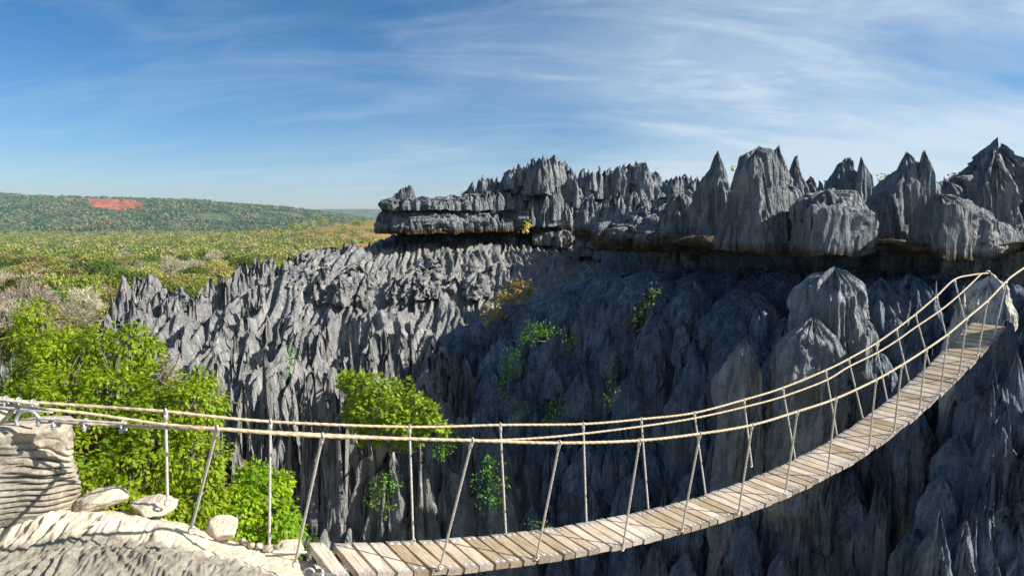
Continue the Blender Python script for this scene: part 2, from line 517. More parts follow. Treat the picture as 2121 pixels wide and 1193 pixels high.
def loft(mb, z, cx, cy, rx, ry, rot=0., nth=40, nz=30, jag=0.3, A=0.35, f=1.6, A2=0.16, f2=4.5, zf=0.16, lump=0.0, seed=0., power=2.0, bend=0.0, ledge=0.0, facet=0.0, nf=5):
    """a fluted rock body through levels (arrays from base to top)"""
    n0 = len(z)
    tt = np.linspace(0, 1, n0)
    t = np.linspace(0, 1, nz) ** 0.9
    Z = np.interp(t, tt, z); CX = np.interp(t, tt, cx); CY = np.interp(t, tt, cy)
    th = np.linspace(0, 2 * pi, nth, endpoint=False)
    ct, st_ = np.cos(th), np.sin(th)
    e = 2.0 / power
    ctp = np.sign(ct) * np.abs(ct) ** e; stp = np.sign(st_) * np.abs(st_) ** e
    hth = 1 - jag * (0.5 + 0.8 * pn(ct * 1.7 + seed, st_ * 1.7, seed * 1.3)) - jag * 0.5 * (1 - rid(ct * 4 + seed, st_ * 4, seed))
    hth = np.clip(hth, 0.25, 1.0)
    te = np.minimum(t[:, None] / hth[None], 1.0)
    RX = np.interp(te, tt, rx); RY = np.interp(te, tt, ry)
    if facet:
        fr = np.random.default_rng(int(seed * 1000) % 99991)
        ph = (np.arange(nf) + fr.uniform(-.33, .33, nf)) * 2 * pi / nf + fr.uniform(0, 6)
        dd = fr.uniform(.72, 1.0, nf)
        tw = fr.uniform(-.35, .35)
        fa = (np.cos(th[None, :, None] - ph[None, None] - tw * t[:, None, None]) / dd).max(-1)
        pg = 1 / np.maximum(fa, .62)
        mx = 1 - facet + facet * pg
        RX = RX * mx; RY = RY * mx
    c, s = cos(rot), sin(rot)
    def place(k=1.0):
        x = RX * ctp[None] * k; y = RY * stp[None] * k
        return CX[:, None] + c * x - s * y, CY[:, None] + s * x + c * y
    X, Yy = place()
    ZZ = Z[0] + (Z[-1] - Z[0]) * np.minimum(t[:, None], hth[None] * 1.0) if jag else Z[:, None] * np.ones((1, nth))
    wx = pn(X * .5, Yy * .5, ZZ * .35) * 0.35
    n1 = rid((X + wx) * f, (Yy + wx) * f, ZZ * f * zf + seed)
    n2 = rid((X + wx) * f2, (Yy - wx) * f2, ZZ * f2 * zf + 3.7)
    k = 1 + A * (n1 - 0.62) + A2 * (n2 - 0.62)
    if lump:
        k = k + lump * fbm(X * 1.3, Yy * 1.3, ZZ * 1.3 + seed, 3)
    if ledge:
        k = k + ledge * (np.abs(pn(0.3 * X, 0.3 * Yy, ZZ * 2.2 + seed)) ** 0.5 - 0.5)
    X, Yy = place(np.clip(k, 0.25, 2))
    if bend:
        X = X + bend * pn(seed, 1.5, ZZ * .5); Yy = Yy + bend * pn(seed, 9.5, ZZ * .5)
    ZZ = ZZ + 0.12 * pn(X * 1.9, Yy * 1.9, ZZ * 1.9)
    V = np.stack([X, Yy, ZZ], -1).reshape(-1, 3)
    Q = grid_faces(nth, nz, True)
    top = V[-nth:].mean(0) + [0, 0, 0.02]
    V = np.vstack([V, top]); kk = len(V) - 1
    T = [[kk, (nz - 1) * nth + j, (nz - 1) * nth + (j + 1) % nth] for j in range(nth)]
    mb.add(V, Q, T)


def spire(mb, px, py, Y, wpx, depth=3.0, seed=None, p=1.0, q=0.75, el=1.5, rot=None, nth=36, nz=28, tip=0.05, jag=0.35, grow=1.0, **kw):
    """a tsingy spire: tip at the pixel, wpx wide (photo pixels) at its shoulder, reaching down depth metres"""
    if seed is None: seed = float(R.uniform(0, 80))
    tp = P(px, py, Y)
    r = wpx * Y / F_ / 2
    t = np.linspace(0, 1, 14)
    prof = np.clip(1 - t ** p, 0, 1) ** q
    prof = prof * (1 + (grow - 1) * (1 - t)) + tip * (1 - t) * .5
    z = tp[2] - depth + depth * t
    if rot is None: rot = R.uniform(-.5, .5)
    lean = R.uniform(-.12, .12) * r
    loft(mb, z, tp[0] + lean * (1 - t), tp[1] + lean * (1 - t), r * prof, r * el * prof, rot, nth, nz, jag=jag, seed=seed, **kw)


def tps(ctrl, XY, smooth=0.0):
    C = np.array([(c[0], c[1]) for c in ctrl]); zc = np.array([c[2] for c in ctrl])
    def U(r2): return 0.5 * r2 * np.log(r2 + 1e-9)
    n = len(C)
    K = U(((C[:, None] - C[None]) ** 2).sum(-1)) + smooth * np.eye(n)
    Pm = np.hstack([np.ones((n, 1)), C])
    A_ = np.block([[K, Pm], [Pm.T, np.zeros((3, 3))]])
    w = np.linalg.solve(A_, np.concatenate([zc, np.zeros(3)]))
    out = w[n] + w[n + 1] * XY[:, 0] + w[n + 2] * XY[:, 1]
    for i in range(n):
        out = out + w[i] * U(((XY - C[i]) ** 2).sum(-1))
    return out


def pxc(*a):
    return [tuple(P(*c)) for c in a]


exec_later = []

# ------------------------------------------------------------------ leaves
def leaf_quads(C, D, N, L, Wd):
    """C centres, D direction of each leaf (base to tip), N rough normal; a leaf is a pointed folded quad"""
    D = D / (np.linalg.norm(D, axis=1)[:, None] + 1e-9)
    S = np.cross(D, N); S /= np.linalg.norm(S, axis=1)[:, None] + 1e-9
    U_ = np.cross(S, D)
    L = np.broadcast_to(L, (len(C),))[:, None]; Wd = np.broadcast_to(Wd, (len(C),))[:, None]
    V = np.stack([C, C + D * L * .45 + S * Wd * .5 - U_ * Wd * .12, C + D * L - U_ * L * .1, C + D * L * .45 - S * Wd * .5 - U_ * Wd * .12], 1)
    return V.reshape(-1, 3), np.arange(len(C) * 4).reshape(-1, 4)


def unit(n, rng=R):
    v_ = rng.normal(size=(n, 3)); return v_ / np.linalg.norm(v_, axis=1)[:, None]


def blob_points(blobs, dens, shell=0.35, rng=R, up=-1.0):
    """twig tips spread through the outer part of lumpy ellipsoids; blobs rows are x,y,z,rx,ry,rz; dens tips per m2"""
    out = []; nor = []
    B = np.asarray(blobs, float)
    for b in B:
        r = b[3:6]
        n = max(4, int(dens * 4 * pi * (r.prod()) ** (2 / 3)))
        d = unit(n, rng)
        d = d[d[:, 2] > up]
        k = 1 + 0.30 * pn(d[:, 0] * 2.1 + b[0], d[:, 1] * 2.1 + b[1], d[:, 2] * 2.1) - shell * rng.random(len(d)) ** 1.6
        out.append(b[:3] + d * r * k[:, None]); nor.append(d / r)
    P_ = np.concatenate(out); N_ = np.concatenate(nor); N_ /= np.linalg.norm(N_, axis=1)[:, None]
    keep = np.ones(len(P_), bool)
    for b in B:
        q = ((P_ - b[:3]) / b[3:6])
        keep &= (q * q).sum(1) > 0.42
    return P_[keep], N_[keep]


def leafy(mb, tips, nor, per=9, L=0.1, W=0.05, droop=0.5, rng=R, spread=0.05):
    n = len(tips)
    C = np.repeat(tips, per, 0); N_ = np.repeat(nor, per, 0)
    a = unit(n * per, rng)
    D = a + N_ * 0.55 + np.array([0, 0, -droop])
    C = C + a * spread
    nn = N_ * 0.6 + np.array([0, 0, 0.9]) + 0.5 * unit(n * per, rng)
    V, Q = leaf_quads(C, D, nn, L * (0.7 + 0.6 * rng.random(n * per)), W * (0.7 + 0.6 * rng.random(n * per)))
    mb.add(V, Q)


def limb(mb, a, b, ra, rb, wob=0.1, n=7, rng=R, sides=6):
    a = np.asarray(a, float); b = np.asarray(b, float)
    t = np.linspace(0, 1, n)[:, None]
    pts = a + (b - a) * t
    pts = pts + np.sin(t * pi) * rng.normal(size=3) * wob * np.linalg.norm(b - a) + rng.normal(size=(n, 3)) * wob * 0.12 * np.linalg.norm(b - a) * np.sin(t * pi)
    tube(mb, pts, np.linspace(ra, rb, n), sides)
    return pts


# ------------------------------------------------------------------ ground, plain, hills
def ground_z(X, Y):
    z = np.interp(Y, [0, 20, 60, 130, 400, 1000, 1700, 14000], [-14, -15, -24, -31, -38, -48, -58, -62])
    z = z + 1.2 * pn(X * .02, Y * .02, 0.3) * np.clip(Y / 150, 0, 1)
    d = ((X + 70) / 190) ** 2 + ((Y - 900) / 170) ** 2
    z = z + 41 * np.exp(-d) + 12 * np.exp(-(((X + 230) / 120) ** 2 + ((Y - 820) / 90) ** 2))
    return z


def ground_sheet():
    Ys = np.concatenate([np.linspace(-40, 20, 14), np.geomspace(22, 13000, 190)])
    us = np.linspace(-1.7, 1.7, 240)
    Yg, U_ = np.meshgrid(Ys, us, indexing='ij')
    X = U_ * (np.maximum(Yg, 0) + 45)
    Z = ground_z(X, Yg)
    m_, g_ = mat_new('dry_grassland_soil')
    pos = g_.n('ShaderNodeNewGeometry').outputs['Position']
    a = g_.noise(pos, 0.012, 6, 0.65); b = g_.noise(pos, 0.25, 6, 0.7)
    f = g_.m('ADD', g_.m('MULTIPLY', a, 0.6), g_.m('MULTIPLY', b, 0.4))
    col = g_.ramp(f, [(0.36, (0.10, 0.12, 0.03)), (0.48, (0.24, 0.19, 0.06)), (0.58, (0.36, 0.22, 0.07)), (0.68, (0.40, 0.30, 0.13))])
    finish(g_, col, 0.95, b, 0.6, 0.4, 0.1)
    o = bpy.data.objects.new('ground', make_mesh('ground', np.stack([X, Yg, Z], -1).reshape(-1, 3), grid_faces(len(us), len(Ys)), True, [m_]))
    COL.objects.link(o); tag(o, kind='structure')


ground_sheet()

HTX = [-900, 0, 100, 250, 400, 480, 600, 640, 700, 760, 900]
HTY = [398, 405, 408, 413, 419, 426, 433, 438, 446, 456, 475]


def hill_z(X, Y, nz=True):
    """crest line taken at 2500 m"""
    px = X / Y * F_ + W_ / 2
    ztop = (440 - np.interp(px, HTX, HTY)) / F_ * 2500.
    zb = -60.
    s = np.clip((Y - 1650 - 130 * pn(X * .002, 0.5, 0.1)) / 800., 0, 1)
    prof = np.where(s < 1, s ** 0.85, 1)
    zz = zb + (ztop - zb) * prof
    if nz:
        zz = zz + 13 * fbm(X * .0035, Y * .0035, 0.7, 4) * np.clip(s * 2, 0, 1) * np.clip(2.2 - 2 * s, 0.12, 1)
    # eroded red scarp below the crest
    m = np.clip(1 - np.abs((px - 250) / 75), 0, 1) ** .5
    st = 17 * m * (np.clip((s - 0.70) * 9, 0, 1) - 1) * (s > 0.3)
    return zz + st * np.clip((s - 0.3) * 4, 0, 1)


def hills():
    Ys = np.linspace(1600, 3100, 170); us = np.linspace(-1.35, -0.05, 420)
    Yg, U_ = np.meshgrid(Ys, us, indexing='ij')
    X = U_ * Yg
    Z = hill_z(X, Yg)
    Z = np.where(Yg > 2500, Z - (Yg - 2500) * 0.06, Z)
    px = X / Yg * F_ + W_ / 2
    Z = np.where(Yg < 1620, -75, Z)
    m_, g_ = mat_new('wooded_hill_soil')
    pos = g_.n('ShaderNodeNewGeometry').outputs['Position']
    att = g_.n('ShaderNodeAttribute', attribute_name='bare_earth')
    a = g_.noise(pos, 0.012, 7, 0.7); b = g_.noise(g_.mapping(pos, scale=(1, 1, .2)), 0.06, 6, 0.7)
    green = g_.ramp(a, [(0.4, (0.045, 0.085, 0.03)), (0.55, (0.10, 0.13, 0.05)), (0.68, (0.24, 0.17, 0.08))])
    red = g_.ramp(b, [(0.38, (0.20, 0.045, 0.018)), (0.52, (0.42, 0.11, 0.04)), (0.64, (0.58, 0.25, 0.12))])
    f = g_.ramp(g_.m('ADD', att.outputs['Fac'], g_.m('MULTIPLY', g_.m('SUBTRACT', b, 0.5), 1.7)), [(0.40, (0, 0, 0)), (0.52, (1, 1, 1))])
    finish(g_, g_.mix(f, green, red), 0.95, b, 0.7, 4.0, 0.1)
    me = make_mesh('hill', np.stack([X, Yg, Z], -1).reshape(-1, 3), grid_faces(len(us), len(Ys)), True, [m_])
    at = me.attributes.new('bare_earth', 'FLOAT', 'POINT')
    bare = bare_f(X, Yg)
    at.data.foreach_set('value', bare.ravel().astype(np.float32))
    o = bpy.data.objects.new('hill', me); COL.objects.link(o); tag(o, kind='structure')
    # a farther, paler range
    Ys = np.linspace(4500, 6500, 20); us = np.linspace(-0.75, 0.3, 120)
    Yg, U_ = np.meshgrid(Ys, us, indexing='ij'); X = U_ * Yg
    px = X / Yg * F_ + W_ / 2
    top = (440 - np.interp(px, [0, 640, 700, 760, 1100], [434, 434, 433, 433, 440])) / F_ * 5500
    Z = -66 + (top + 66 + 5 * fbm(X * .002, Yg * .002, 2.2, 3)) * np.clip((Yg - 4500) / 1000, 0, 1)
    me = make_mesh('hill', np.stack([X, Yg, Z], -1).reshape(-1, 3), grid_faces(len(us), len(Ys)), True, [m_])
    o = bpy.data.objects.new('hill', me); COL.objects.link(o); tag(o, kind='structure')


def bare_f(X, Y):
    px = X / Y * F_ + W_ / 2
    s = (Y - 1650) / 800.
    m1 = np.clip(1.6 - np.abs((px - 250) / 58) ** 2, 0, 1) * np.clip(1.4 - np.abs((s - 0.80) / 0.15) ** 2, 0, 1)
    m2 = np.clip(1.3 - np.abs((px - 225) / 165), 0, 1) * np.clip(1.3 - np.abs((s - 1.0) / 0.07) ** 2, 0, 1) * 0.9
    m3 = np.clip(1 - np.abs((px - 230) / 60), 0, 1) * np.clip(1 - np.abs((s - 0.16) / 0.10), 0, 1) * 0.8
    m4 = np.clip(1 - np.abs((px - 70) / 40), 0, 1) * np.clip(1 - np.abs((s - 0.36) / 0.08), 0, 1) * 0.7
    return np.maximum.reduce([m1, m2, m3, m4])


hills()


def clump_cloud(name, pts, size, per, L, mat, rng):
    """tree masses too many and too far to count"""
    mb = MB()
    n = len(pts)
    C = np.repeat(pts, per, 0); r = np.repeat(size, per)[:, None]
    d = unit(n * per, rng); d[:, 2] = np.abs(d[:, 2]) * 1.0 - 0.15
    C = C + d * r * np.array([1, 1, 0.75]) * (0.75 + 0.35 * rng.random((n * per, 1)))
    V, Q = leaf_quads(C, unit(n * per, rng) + d * .3, d + 0.3 * unit(n * per, rng), L * r[:, 0], L * r[:, 0] * .8)
    mb.add(V, Q)
    o = mb.build(name, mat, smooth=False)
    tag(o, kind='stuff')
    return o


rg = np.random.default_rng(3)
n = 13000
yy = 1 / rg.uniform(1 / 2560., 1 / 1480., n); uu_ = rg.uniform(-0.86, -0.15, n)
xx = uu_ * yy
keep = bare_f(xx, yy) < 0.12 + .7 * rg.random(n)
keep &= pn(xx * .006, yy * .004, 4.4) > -0.42
xx, yy = xx[keep], yy[keep]
pts = np.stack([xx, yy, np.where(yy > 1640, hill_z(xx, yy), ground_z(xx, yy)) + 3], 1)
sz = rg.uniform(4.0, 9.0, len(xx))
o = clump_cloud('hillside_woodland', pts, sz, 16, 0.85, M_HG, rg)
tag(o, 'blue green woodland covering the long hill on the horizon', 'woodland')


# ------------------------------------------------------------------ forest on the plain
SKX = [0, 195, 205, 250, 320, 400, 420, 500, 600, 650, 700, 780, 800]
SKY = [900, 760, 650, 570, 560, 590, 560, 535, 515, 500, 488, 482, 300]


def tree_proto(seed, kind):
    rng = np.random.default_rng(seed)
    h = 12.0
    bl = []
    nb = rng.integers(5, 8)
    for k in range(nb):
        a = rng.uniform(0, 2 * pi); rr = rng.uniform(1.4, 3.3) if k else 0
        bl.append([rr * cos(a), rr * sin(a), h * .68 + rng.uniform(-.8, 1.3), *(rng.uniform(1.9, 3.1) * np.array([1, 1, .88]))])
    mb = MB(); tr = MB()
    if kind == 'bare':
        tips, nor = blob_points(bl, 2.4, 0.6, rng, -0.4)
        n = len(tips)
        per = 4
        C = np.repeat(tips, per, 0)
        D = np.repeat(nor, per, 0) + 0.9 * unit(n * per, rng) + [0, 0, .3]
        V, Q = leaf_quads(C, D, unit(n * per, rng), rng.uniform(.7, 1.7, n * per), 0.09)
        mb.add(V, Q)
        for b in bl:
            limb(mb, (0, 0, h * .32), b[:3], .13, .05, .12, 5, rng, 4)
    else:
        tips, nor = blob_points(bl, 2.8, 0.3, rng, -0.6)
        leafy(mb, tips, nor, 7, 0.58, 0.40, 0.15, rng, 0.3)
    limb(tr, (0, 0, -1.5), (0, 0, h * .45), .26, .18, .03, 5, rng, 6)
    for b in bl[:5]:
        limb(tr, (0, 0, h * .4), np.array(b[:3]) - [0, 0, .4], .13, .05, .1, 4, rng, 4)
    M = {'green': M_FG, 'olive': M_FO, 'russet': M_FR, 'bare': M_FB}[kind]
    return mb.mesh('crown', [M], False), tr.mesh('trunk', [M_BARK if kind != 'bare' else M_FB])


protos = [('green', *tree_proto(1, 'green')), ('green', *tree_proto(2, 'green')), ('olive', *tree_proto(3, 'olive')),
          ('olive', *tree_proto(4, 'olive')), ('bare', *tree_proto(5, 'bare')), ('bare', *tree_proto(6, 'bare')),
          ('russet', *tree_proto(7, 'russet'))]
LAB = {'green': 'round dark green tree among bare and olive crowns on the plain',
       'olive': 'yellow olive dry season tree among the forest on the plain',
       'bare': 'leafless pale grey branched tree in the forest on the plain',
       'russet': 'russet brown leaved tree in the forest on the plain'}
GRP = {'green': 'dark green trees of the plain forest', 'olive': 'yellow olive trees of the plain forest',
       'bare': 'leafless grey trees of the plain forest', 'russet': 'russet trees of the plain forest'}
rg = np.random.default_rng(17)
cand = []
used = np.zeros((0, 3))
for k in range(13000):
    Y = 1 / rg.uniform(1 / 1690., 1 / 118.)
    px = rg.uniform(-60, 830)
    X = (px - W_ / 2) / F_ * Y
    z = float(ground_z(X, Y))
    pyt = 440 - (z + 12) / Y * F_
    if pyt > np.interp(px, SKX, SKY) + 12:
        continue
    if Y > 640 and rg.random() < np.clip(np.exp(-(((X + 130) / 150) ** 2 + ((Y - 880) / 150) ** 2)) * 1.6, 0, .95):
        continue
    cand.append((Y, X, z))
cand.sort()
acc = []
A_ = np.zeros((0, 2))
for Y, X, z in cand:
    if len(A_) and ((A_ - [X, Y]) ** 2).sum(1).min() < (6.8 + Y * .006) ** 2:
        continue
    acc.append((Y, X, z)); A_ = np.vstack([A_, [X, Y]])
near = acc[:292]; farr = acc[292:]
for (Y, X, z) in near:
    w_ = rg.random()
    kd = rg.choice([0, 1, 2, 3, 4, 5, 6], p=[.19, .17, .22, .18, .09, .09, .06])
    kind, cm, tm = protos[kd]
    e = empty('forest_tree', (X, Y, z), rg.uniform(0, 6.28))
    s_ = rg.uniform(.55, 1.3)
    e.scale = (s_ * rg.uniform(.9, 1.15), s_, s_ * rg.uniform(.85, 1.1))
    tag(e, LAB[kind], 'tree', GRP[kind])
    for nm, me in (('crown', cm), ('trunk', tm)):
        c_ = bpy.data.objects.new(nm, me); COL.objects.link(c_); c_.parent = e
# farther woods, too many to count
if farr:
    fa = np.array([(x, y, z + 8) for y, x, z in farr])
    fa = np.repeat(fa, 2, 0); fa[:, :2] += rg.normal(size=(len(fa), 2)) * 3
    pick = rg.random(len(fa))
    for lo, hi, mt, lb in ((0, .36, M_FG, 'green'), (.36, .80, M_FO, 'olive'), (.80, 1.01, M_FB, 'bare grey')):
        s_ = (pick >= lo) & (pick < hi)
        if s_.sum():
            o = clump_cloud('distant_woodland', fa[s_], rg.uniform(4, 7.5, s_.sum()) * (.7 if 'bare' in lb else 1), 60, 0.27, mt, rg)
            tag(o, 'distant %s woodland on the plain below the long hill' % lb, 'woodland')

# ------------------------------------------------------------------ left massif of fins and flutes
CL = [(200, 700, 29), (240, 640, 30.5), (300, 610, 32), (360, 620, 33), (420, 605, 34), (500, 560, 36), (600, 545, 38), (700, 510, 42), (800, 500, 45), (900, 500, 46), (1000, 492, 49), (1100, 488, 52), (1250, 482, 55),
      (500, 640, 31), (600, 610, 33), (700, 575, 36), (800, 545, 40), (900, 530, 42), (1000, 520, 44), (1100, 515, 46), (1200, 500, 50),
      (300, 760, 26), (400, 750, 26.5), (500, 740, 26), (600, 720, 27.5), (700, 680, 29), (800, 640, 32), (900, 620, 33.5), (1000, 590, 37), (1100, 560, 40), (1200, 540, 43),
      (450, 900, 22.5), (600, 880, 22.5), (750, 860, 24), (850, 780, 27), (960, 800, 27), (1050, 700, 31), (500, 1150, 18.5), (700, 1150, 18.5), (900, 1150, 20), (1000, 1000, 22)]
_cl = np.array(CL, float)
_cl_n = [(a / 300., b / 300., c) for a, b, c in CL]


def depL(px, py):
    q = np.array([[px / 300., py / 300.]])
    return float(tps(_cl_n, q, 0.02)[0])


def massif_field():
    ctrl = [tuple(P(a, b + (3 if c >= 42 else 14 if c > 37 else 55), c)) for a, b, c in CL]
    ctrl += [tuple(P(*q)) for q in ((800, 487, 46.5), (870, 486, 46), (950, 480, 50))] + [(-20, 40, -13), (-12, 50, -11), (-26, 30, -15), (0, 66, -5), (12, 64, -3), (-30, 48, -18), (-2, 74, -9), (14, 45, -2.2), (16, 36, -3.6), (4, 24, -13), (9, 22, -14), (3, 19, -15), (9, 29, -8), (2.5, 27, -9), (14, 26, -10)]
    xs = np.linspace(-23, 17, 520); ys = np.concatenate([np.linspace(17, 38, 300), np.linspace(38.15, 72, 190)])
    Yg, X = np.meshgrid(ys, xs, indexing='ij')
    Z = tps(ctrl, np.stack([X.ravel(), Yg.ravel()], 1), 0.5).reshape(X.shape)
    wx = 0.5 * pn(X * .3, Yg * .3, 1.1); wy = 0.8 * pn(X * .25, Yg * .25, 6.1)
    a = rid((X + wx) * .42 + Yg * .1, (Yg + wy) * .20, 2.2)
    b = rid((X + wx) * 1.15, (Yg + wy) * .14, 7.7)
    c = rid((X + wx) * 2.6 + .12 * Yg, (Yg + wy) * .26, 3.3)
    e = rid((X + wx) * 5.6, Yg * .5, 9.3)
    steep = np.clip((40 - Yg) / 12, 0.22, 1.0)
    Z = Z + steep * (1.5 * (a - .8) + 1.1 * (b - .7)) + (0.26 + 0.5 * steep) * (c - .6) + 0.20 * (e - .6)
    Z = np.maximum(Z, -24)
    o = bpy.data.objects.new('limestone_massif', make_mesh('limestone_massif', np.stack([X, Yg, Z], -1).reshape(-1, 3), grid_faces(len(xs), len(ys)), True, [M_ROCK]))
    COL.objects.link(o); tag(o, kind='structure')


massif_field()

R = np.random.default_rng(23)
mb = MB()
LSX = [195, 215, 235, 250, 268, 285, 320, 345, 360, 380, 400, 420, 440, 470, 500, 530, 600, 650, 690, 780, 1000, 1260]
LSY = [700, 640, 590, 566, 572, 556, 554, 590, 584, 592, 600, 572, 560, 552, 533, 520, 522, 505, 498, 500, 505, 500]
# skyline teeth
px = 205.
while px < 790:
    sk = np.interp(px, LSX, LSY)
    Y = depL(px, sk + 12)
    w_ = R.uniform(18, 40)
    spire(mb, px, sk + R.uniform(-3, 12), Y, w_, R.uniform(2.2, 3.8), p=R.uniform(2, 4.5), q=R.uniform(.42, .6), el=R.uniform(1., 2.2), nth=36, nz=26, grow=1.2, A=.4, f=2.0, A2=.2, f2=5.5, jag=.45)
    px += R.uniform(8, 17)
for (x_, y_, w_, p_) in ((305, 552, 70, 4.0), (252, 562, 46, 2.0), (228, 602, 44, 1.5), (216, 650, 40, 1.2), (345, 615, 40, 1.2), (272, 600, 40, 1.5)):
    spire(mb, x_, y_, depL(x_, y_ + 10) - .6, w_, 5.0, p=p_, q=.6, el=1.1, rot=0.1, nth=56, nz=40, grow=1.25, A=.3, f=1.9, A2=.2, f2=5, jag=.22)
# rows of fins stepping down the front
py = 556.
while py < 1120:
    px = 215 + R.uniform(0, 20)
    while px < 1010 - max(0, (py - 640)) * 0.10:
        sk = np.interp(px, LSX, LSY)
        jy = py + R.uniform(-24, 24)
        if jy > sk + 8 and not (px < 430 and jy > 930) and not (jy < 640 and px > 560 + R.uniform(-60, 60) + (640 - jy)):
            Y = depL(px, jy) - .35 + R.uniform(-.5, .5)
            big = R.random() < 0.22
            w_ = R.uniform(42, 70) if big else R.uniform(14, 36)
            dpt = R.uniform(5.0, 8.0) if big else R.uniform(3.4, 6.0)
            if jy > 800: dpt *= 1.35
            spire(mb, px, jy, Y, w_, dpt, p=R.uniform(1.6, 4.5), q=R.uniform(.42, .65), el=R.uniform(1.2, 2.6), rot=R.uniform(-.45, .35), nth=56 if big else 36, nz=36 if big else 26,
                  grow=R.uniform(1.0, 1.45), A=.46, f=2.2, A2=.25, f2=6.0, zf=.10, jag=.5, facet=.3)
        px += R.uniform(22, 42)
    py += 40
# the tall fluted buttress carrying the leafy creeper
for (x_, y_, w_, d_, p_) in ((650, 715, 95, 9, 1.6), (630, 745, 60, 9, 1.4), (690, 760, 80, 9, 1.8), (600, 800, 60, 8, 1.6), (720, 790, 70, 9, 1.5), (800, 815, 120, 9, 2.5), (870, 860, 80, 8, 2.0), (760, 860, 100, 8, 2), (440, 700, 60, 8, 1.8), (500, 740, 70, 8, 1.6), (545, 700, 60, 8, 1.6)):
    spire(mb, x_, y_, 20.5 if x_ > 590 else 24, w_, d_, p=p_, q=.55, el=1.2, rot=0, nth=90, nz=60, grow=1.5, A=.34, f=2.2, A2=.22, f2=5.5, jag=.4, lump=.05)
o = mb.build('limestone_fins', M_ROCK); tag(o, kind='structure')

# grey patch of fins at the far left, under the tree
mb = MB()
for k in range(34):
    x_ = R.uniform(-60, 95); y_ = 690 + R.uniform(-12, 70) + abs(x_ - 30) * .15
    spire(mb, x_, y_, 17 - (y_ - 690) * .02, R.uniform(20, 50), 3.2, p=R.uniform(.9, 2), el=1.6, grow=1.5, A=.4, f=2.6, A2=.2, f2=6, nth=30, nz=22)
o = mb.build('limestone_fins', M_ROCK); tag(o, kind='structure')

# ------------------------------------------------------------------ bedded ridge in the middle distance
mb = MB()


def block(mb, px, pyt, pyb, Y, wpx, **kw):
    a = P(px, pyt, Y); b = P(px, pyb, Y)
    t = np.linspace(0, 1, 12)
    prof = (1 - t ** 9) ** .5 * (0.93 + .09 * np.sin(pi * t ** .8))
    r = wpx * Y / F_ / 2
    z = b[2] + (a[2] - b[2]) * t
    d = dict(nth=84, nz=34, jag=.30, A=.34, f=1.9, A2=.20, f2=5.5, zf=.07, seed=float(R.uniform(0, 90)), power=3.2, facet=.25)
    d.update(kw)
    loft(mb, z, a[0] + 0 * t, a[1] + r * 0.9 + 0 * t, r * prof, r * 1.5 * prof, R.uniform(-.15, .15), **d)


FX = [770, 860, 960, 1090, 1180, 1290]
FY = [43.5, 42, 45, 49, 51, 53]
x_ = 800.
while x_ < 1290:       # lower bed
    w_ = R.uniform(38, 75)
    Y = np.interp(x_, FX, FY)
    zb = 440 + 1.38 / Y * F_ + R.uniform(-2, 2)
    block(mb, x_, 436 + R.uniform(-1, 3), zb, Y, w_)
    x_ += w_ * .55
x_ = 826.
while x_ < 1290:       # second bed, set a little back above the crack
    w_ = R.uniform(34, 80)
    Y = np.interp(x_, FX, FY) + .35
    tp_ = np.interp(x_, [800, 850, 900, 950, 1000, 1100, 1200, 1290], [412, 402, 408, 405, 392, 388, 396, 400]) + R.uniform(-3, 4)
    block(mb, x_, tp_, 435 + R.uniform(-1, 1), Y, w_, jag=.25)
    x_ += w_ * .5
for x_, t_, w_ in ((800, 425, 40), (792, 448, 30), (818, 402, 28)):
    block(mb, x_, t_, 484, 43.2, w_)
for x_, y_, w_ in ((848, 381, 17), (833, 386, 20), (821, 397, 18), (840, 384, 16), (808, 412, 20)):
    spire(mb, x_, y_, 43.4, w_, 1.6, p=5, q=.5, el=1.1, nth=44, nz=30, grow=1.35, A=.3, f=2.2, A2=.18, f2=6, zf=.1, jag=.15, facet=.6)
# narrow pillars along the face of both beds
x_ = 790.
while x_ < 1270:
    Y = np.interp(x_, FX, FY)
    for yt_, yb_ in ((np.interp(x_, [800, 850, 900, 950, 1000, 1100, 1200, 1290], [416, 404, 410, 408, 396, 392, 398, 402]), 434), (440, 440 + 1.35 / Y * F_)):
        if yt_ < 430 and x_ < 812: continue
        w_ = R.uniform(14, 30)
        a_ = yt_ + R.uniform(-3, 14)
        spire(mb, x_ + R.uniform(-4, 4), a_, Y - R.uniform(.1, .8), w_, (yb_ - a_) / F_ * Y + .02, p=R.uniform(2.5, 7), q=.5, el=1.4, nth=36, nz=22, grow=R.uniform(.95, 1.2), A=.42, f=2.2, A2=.2, f2=6, zf=.08, jag=.35, facet=.3)
    x_ += R.uniform(9, 17)
# solid core that backs the beds
for x_, w_, t_ in ((860, 150, 425), (960, 150, 412), (1060, 170, 402), (1160, 170, 400), (1250, 150, 405)):
    Y = np.interp(x_, FX, FY) + 1.2
    block(mb, x_, t_, 440 + 1.2 / Y * F_, Y, w_, nth=50, power=3.5, A=.08)
RSX = [800, 815, 822, 830, 838, 848, 853, 862, 900, 940, 962, 975, 990, 1003, 1012, 1030, 1045, 1060, 1068, 1080, 1090, 1100, 1115, 1126, 1150, 1160, 1170, 1190, 1202, 1215, 1225, 1240, 1260, 1275, 1300, 1320, 1335, 1345, 1365, 1372, 1400, 1440, 1470]
RSY = [425, 396, 392, 384, 386, 380, 402, 408, 406, 410, 402, 376, 362, 353, 366, 360, 350, 346, 335, 341, 332, 322, 326, 313, 311, 320, 330, 345, 356, 341, 350, 344, 346, 339, 331, 325, 330, 346, 350, 366, 359, 357, 362]
px = 812.
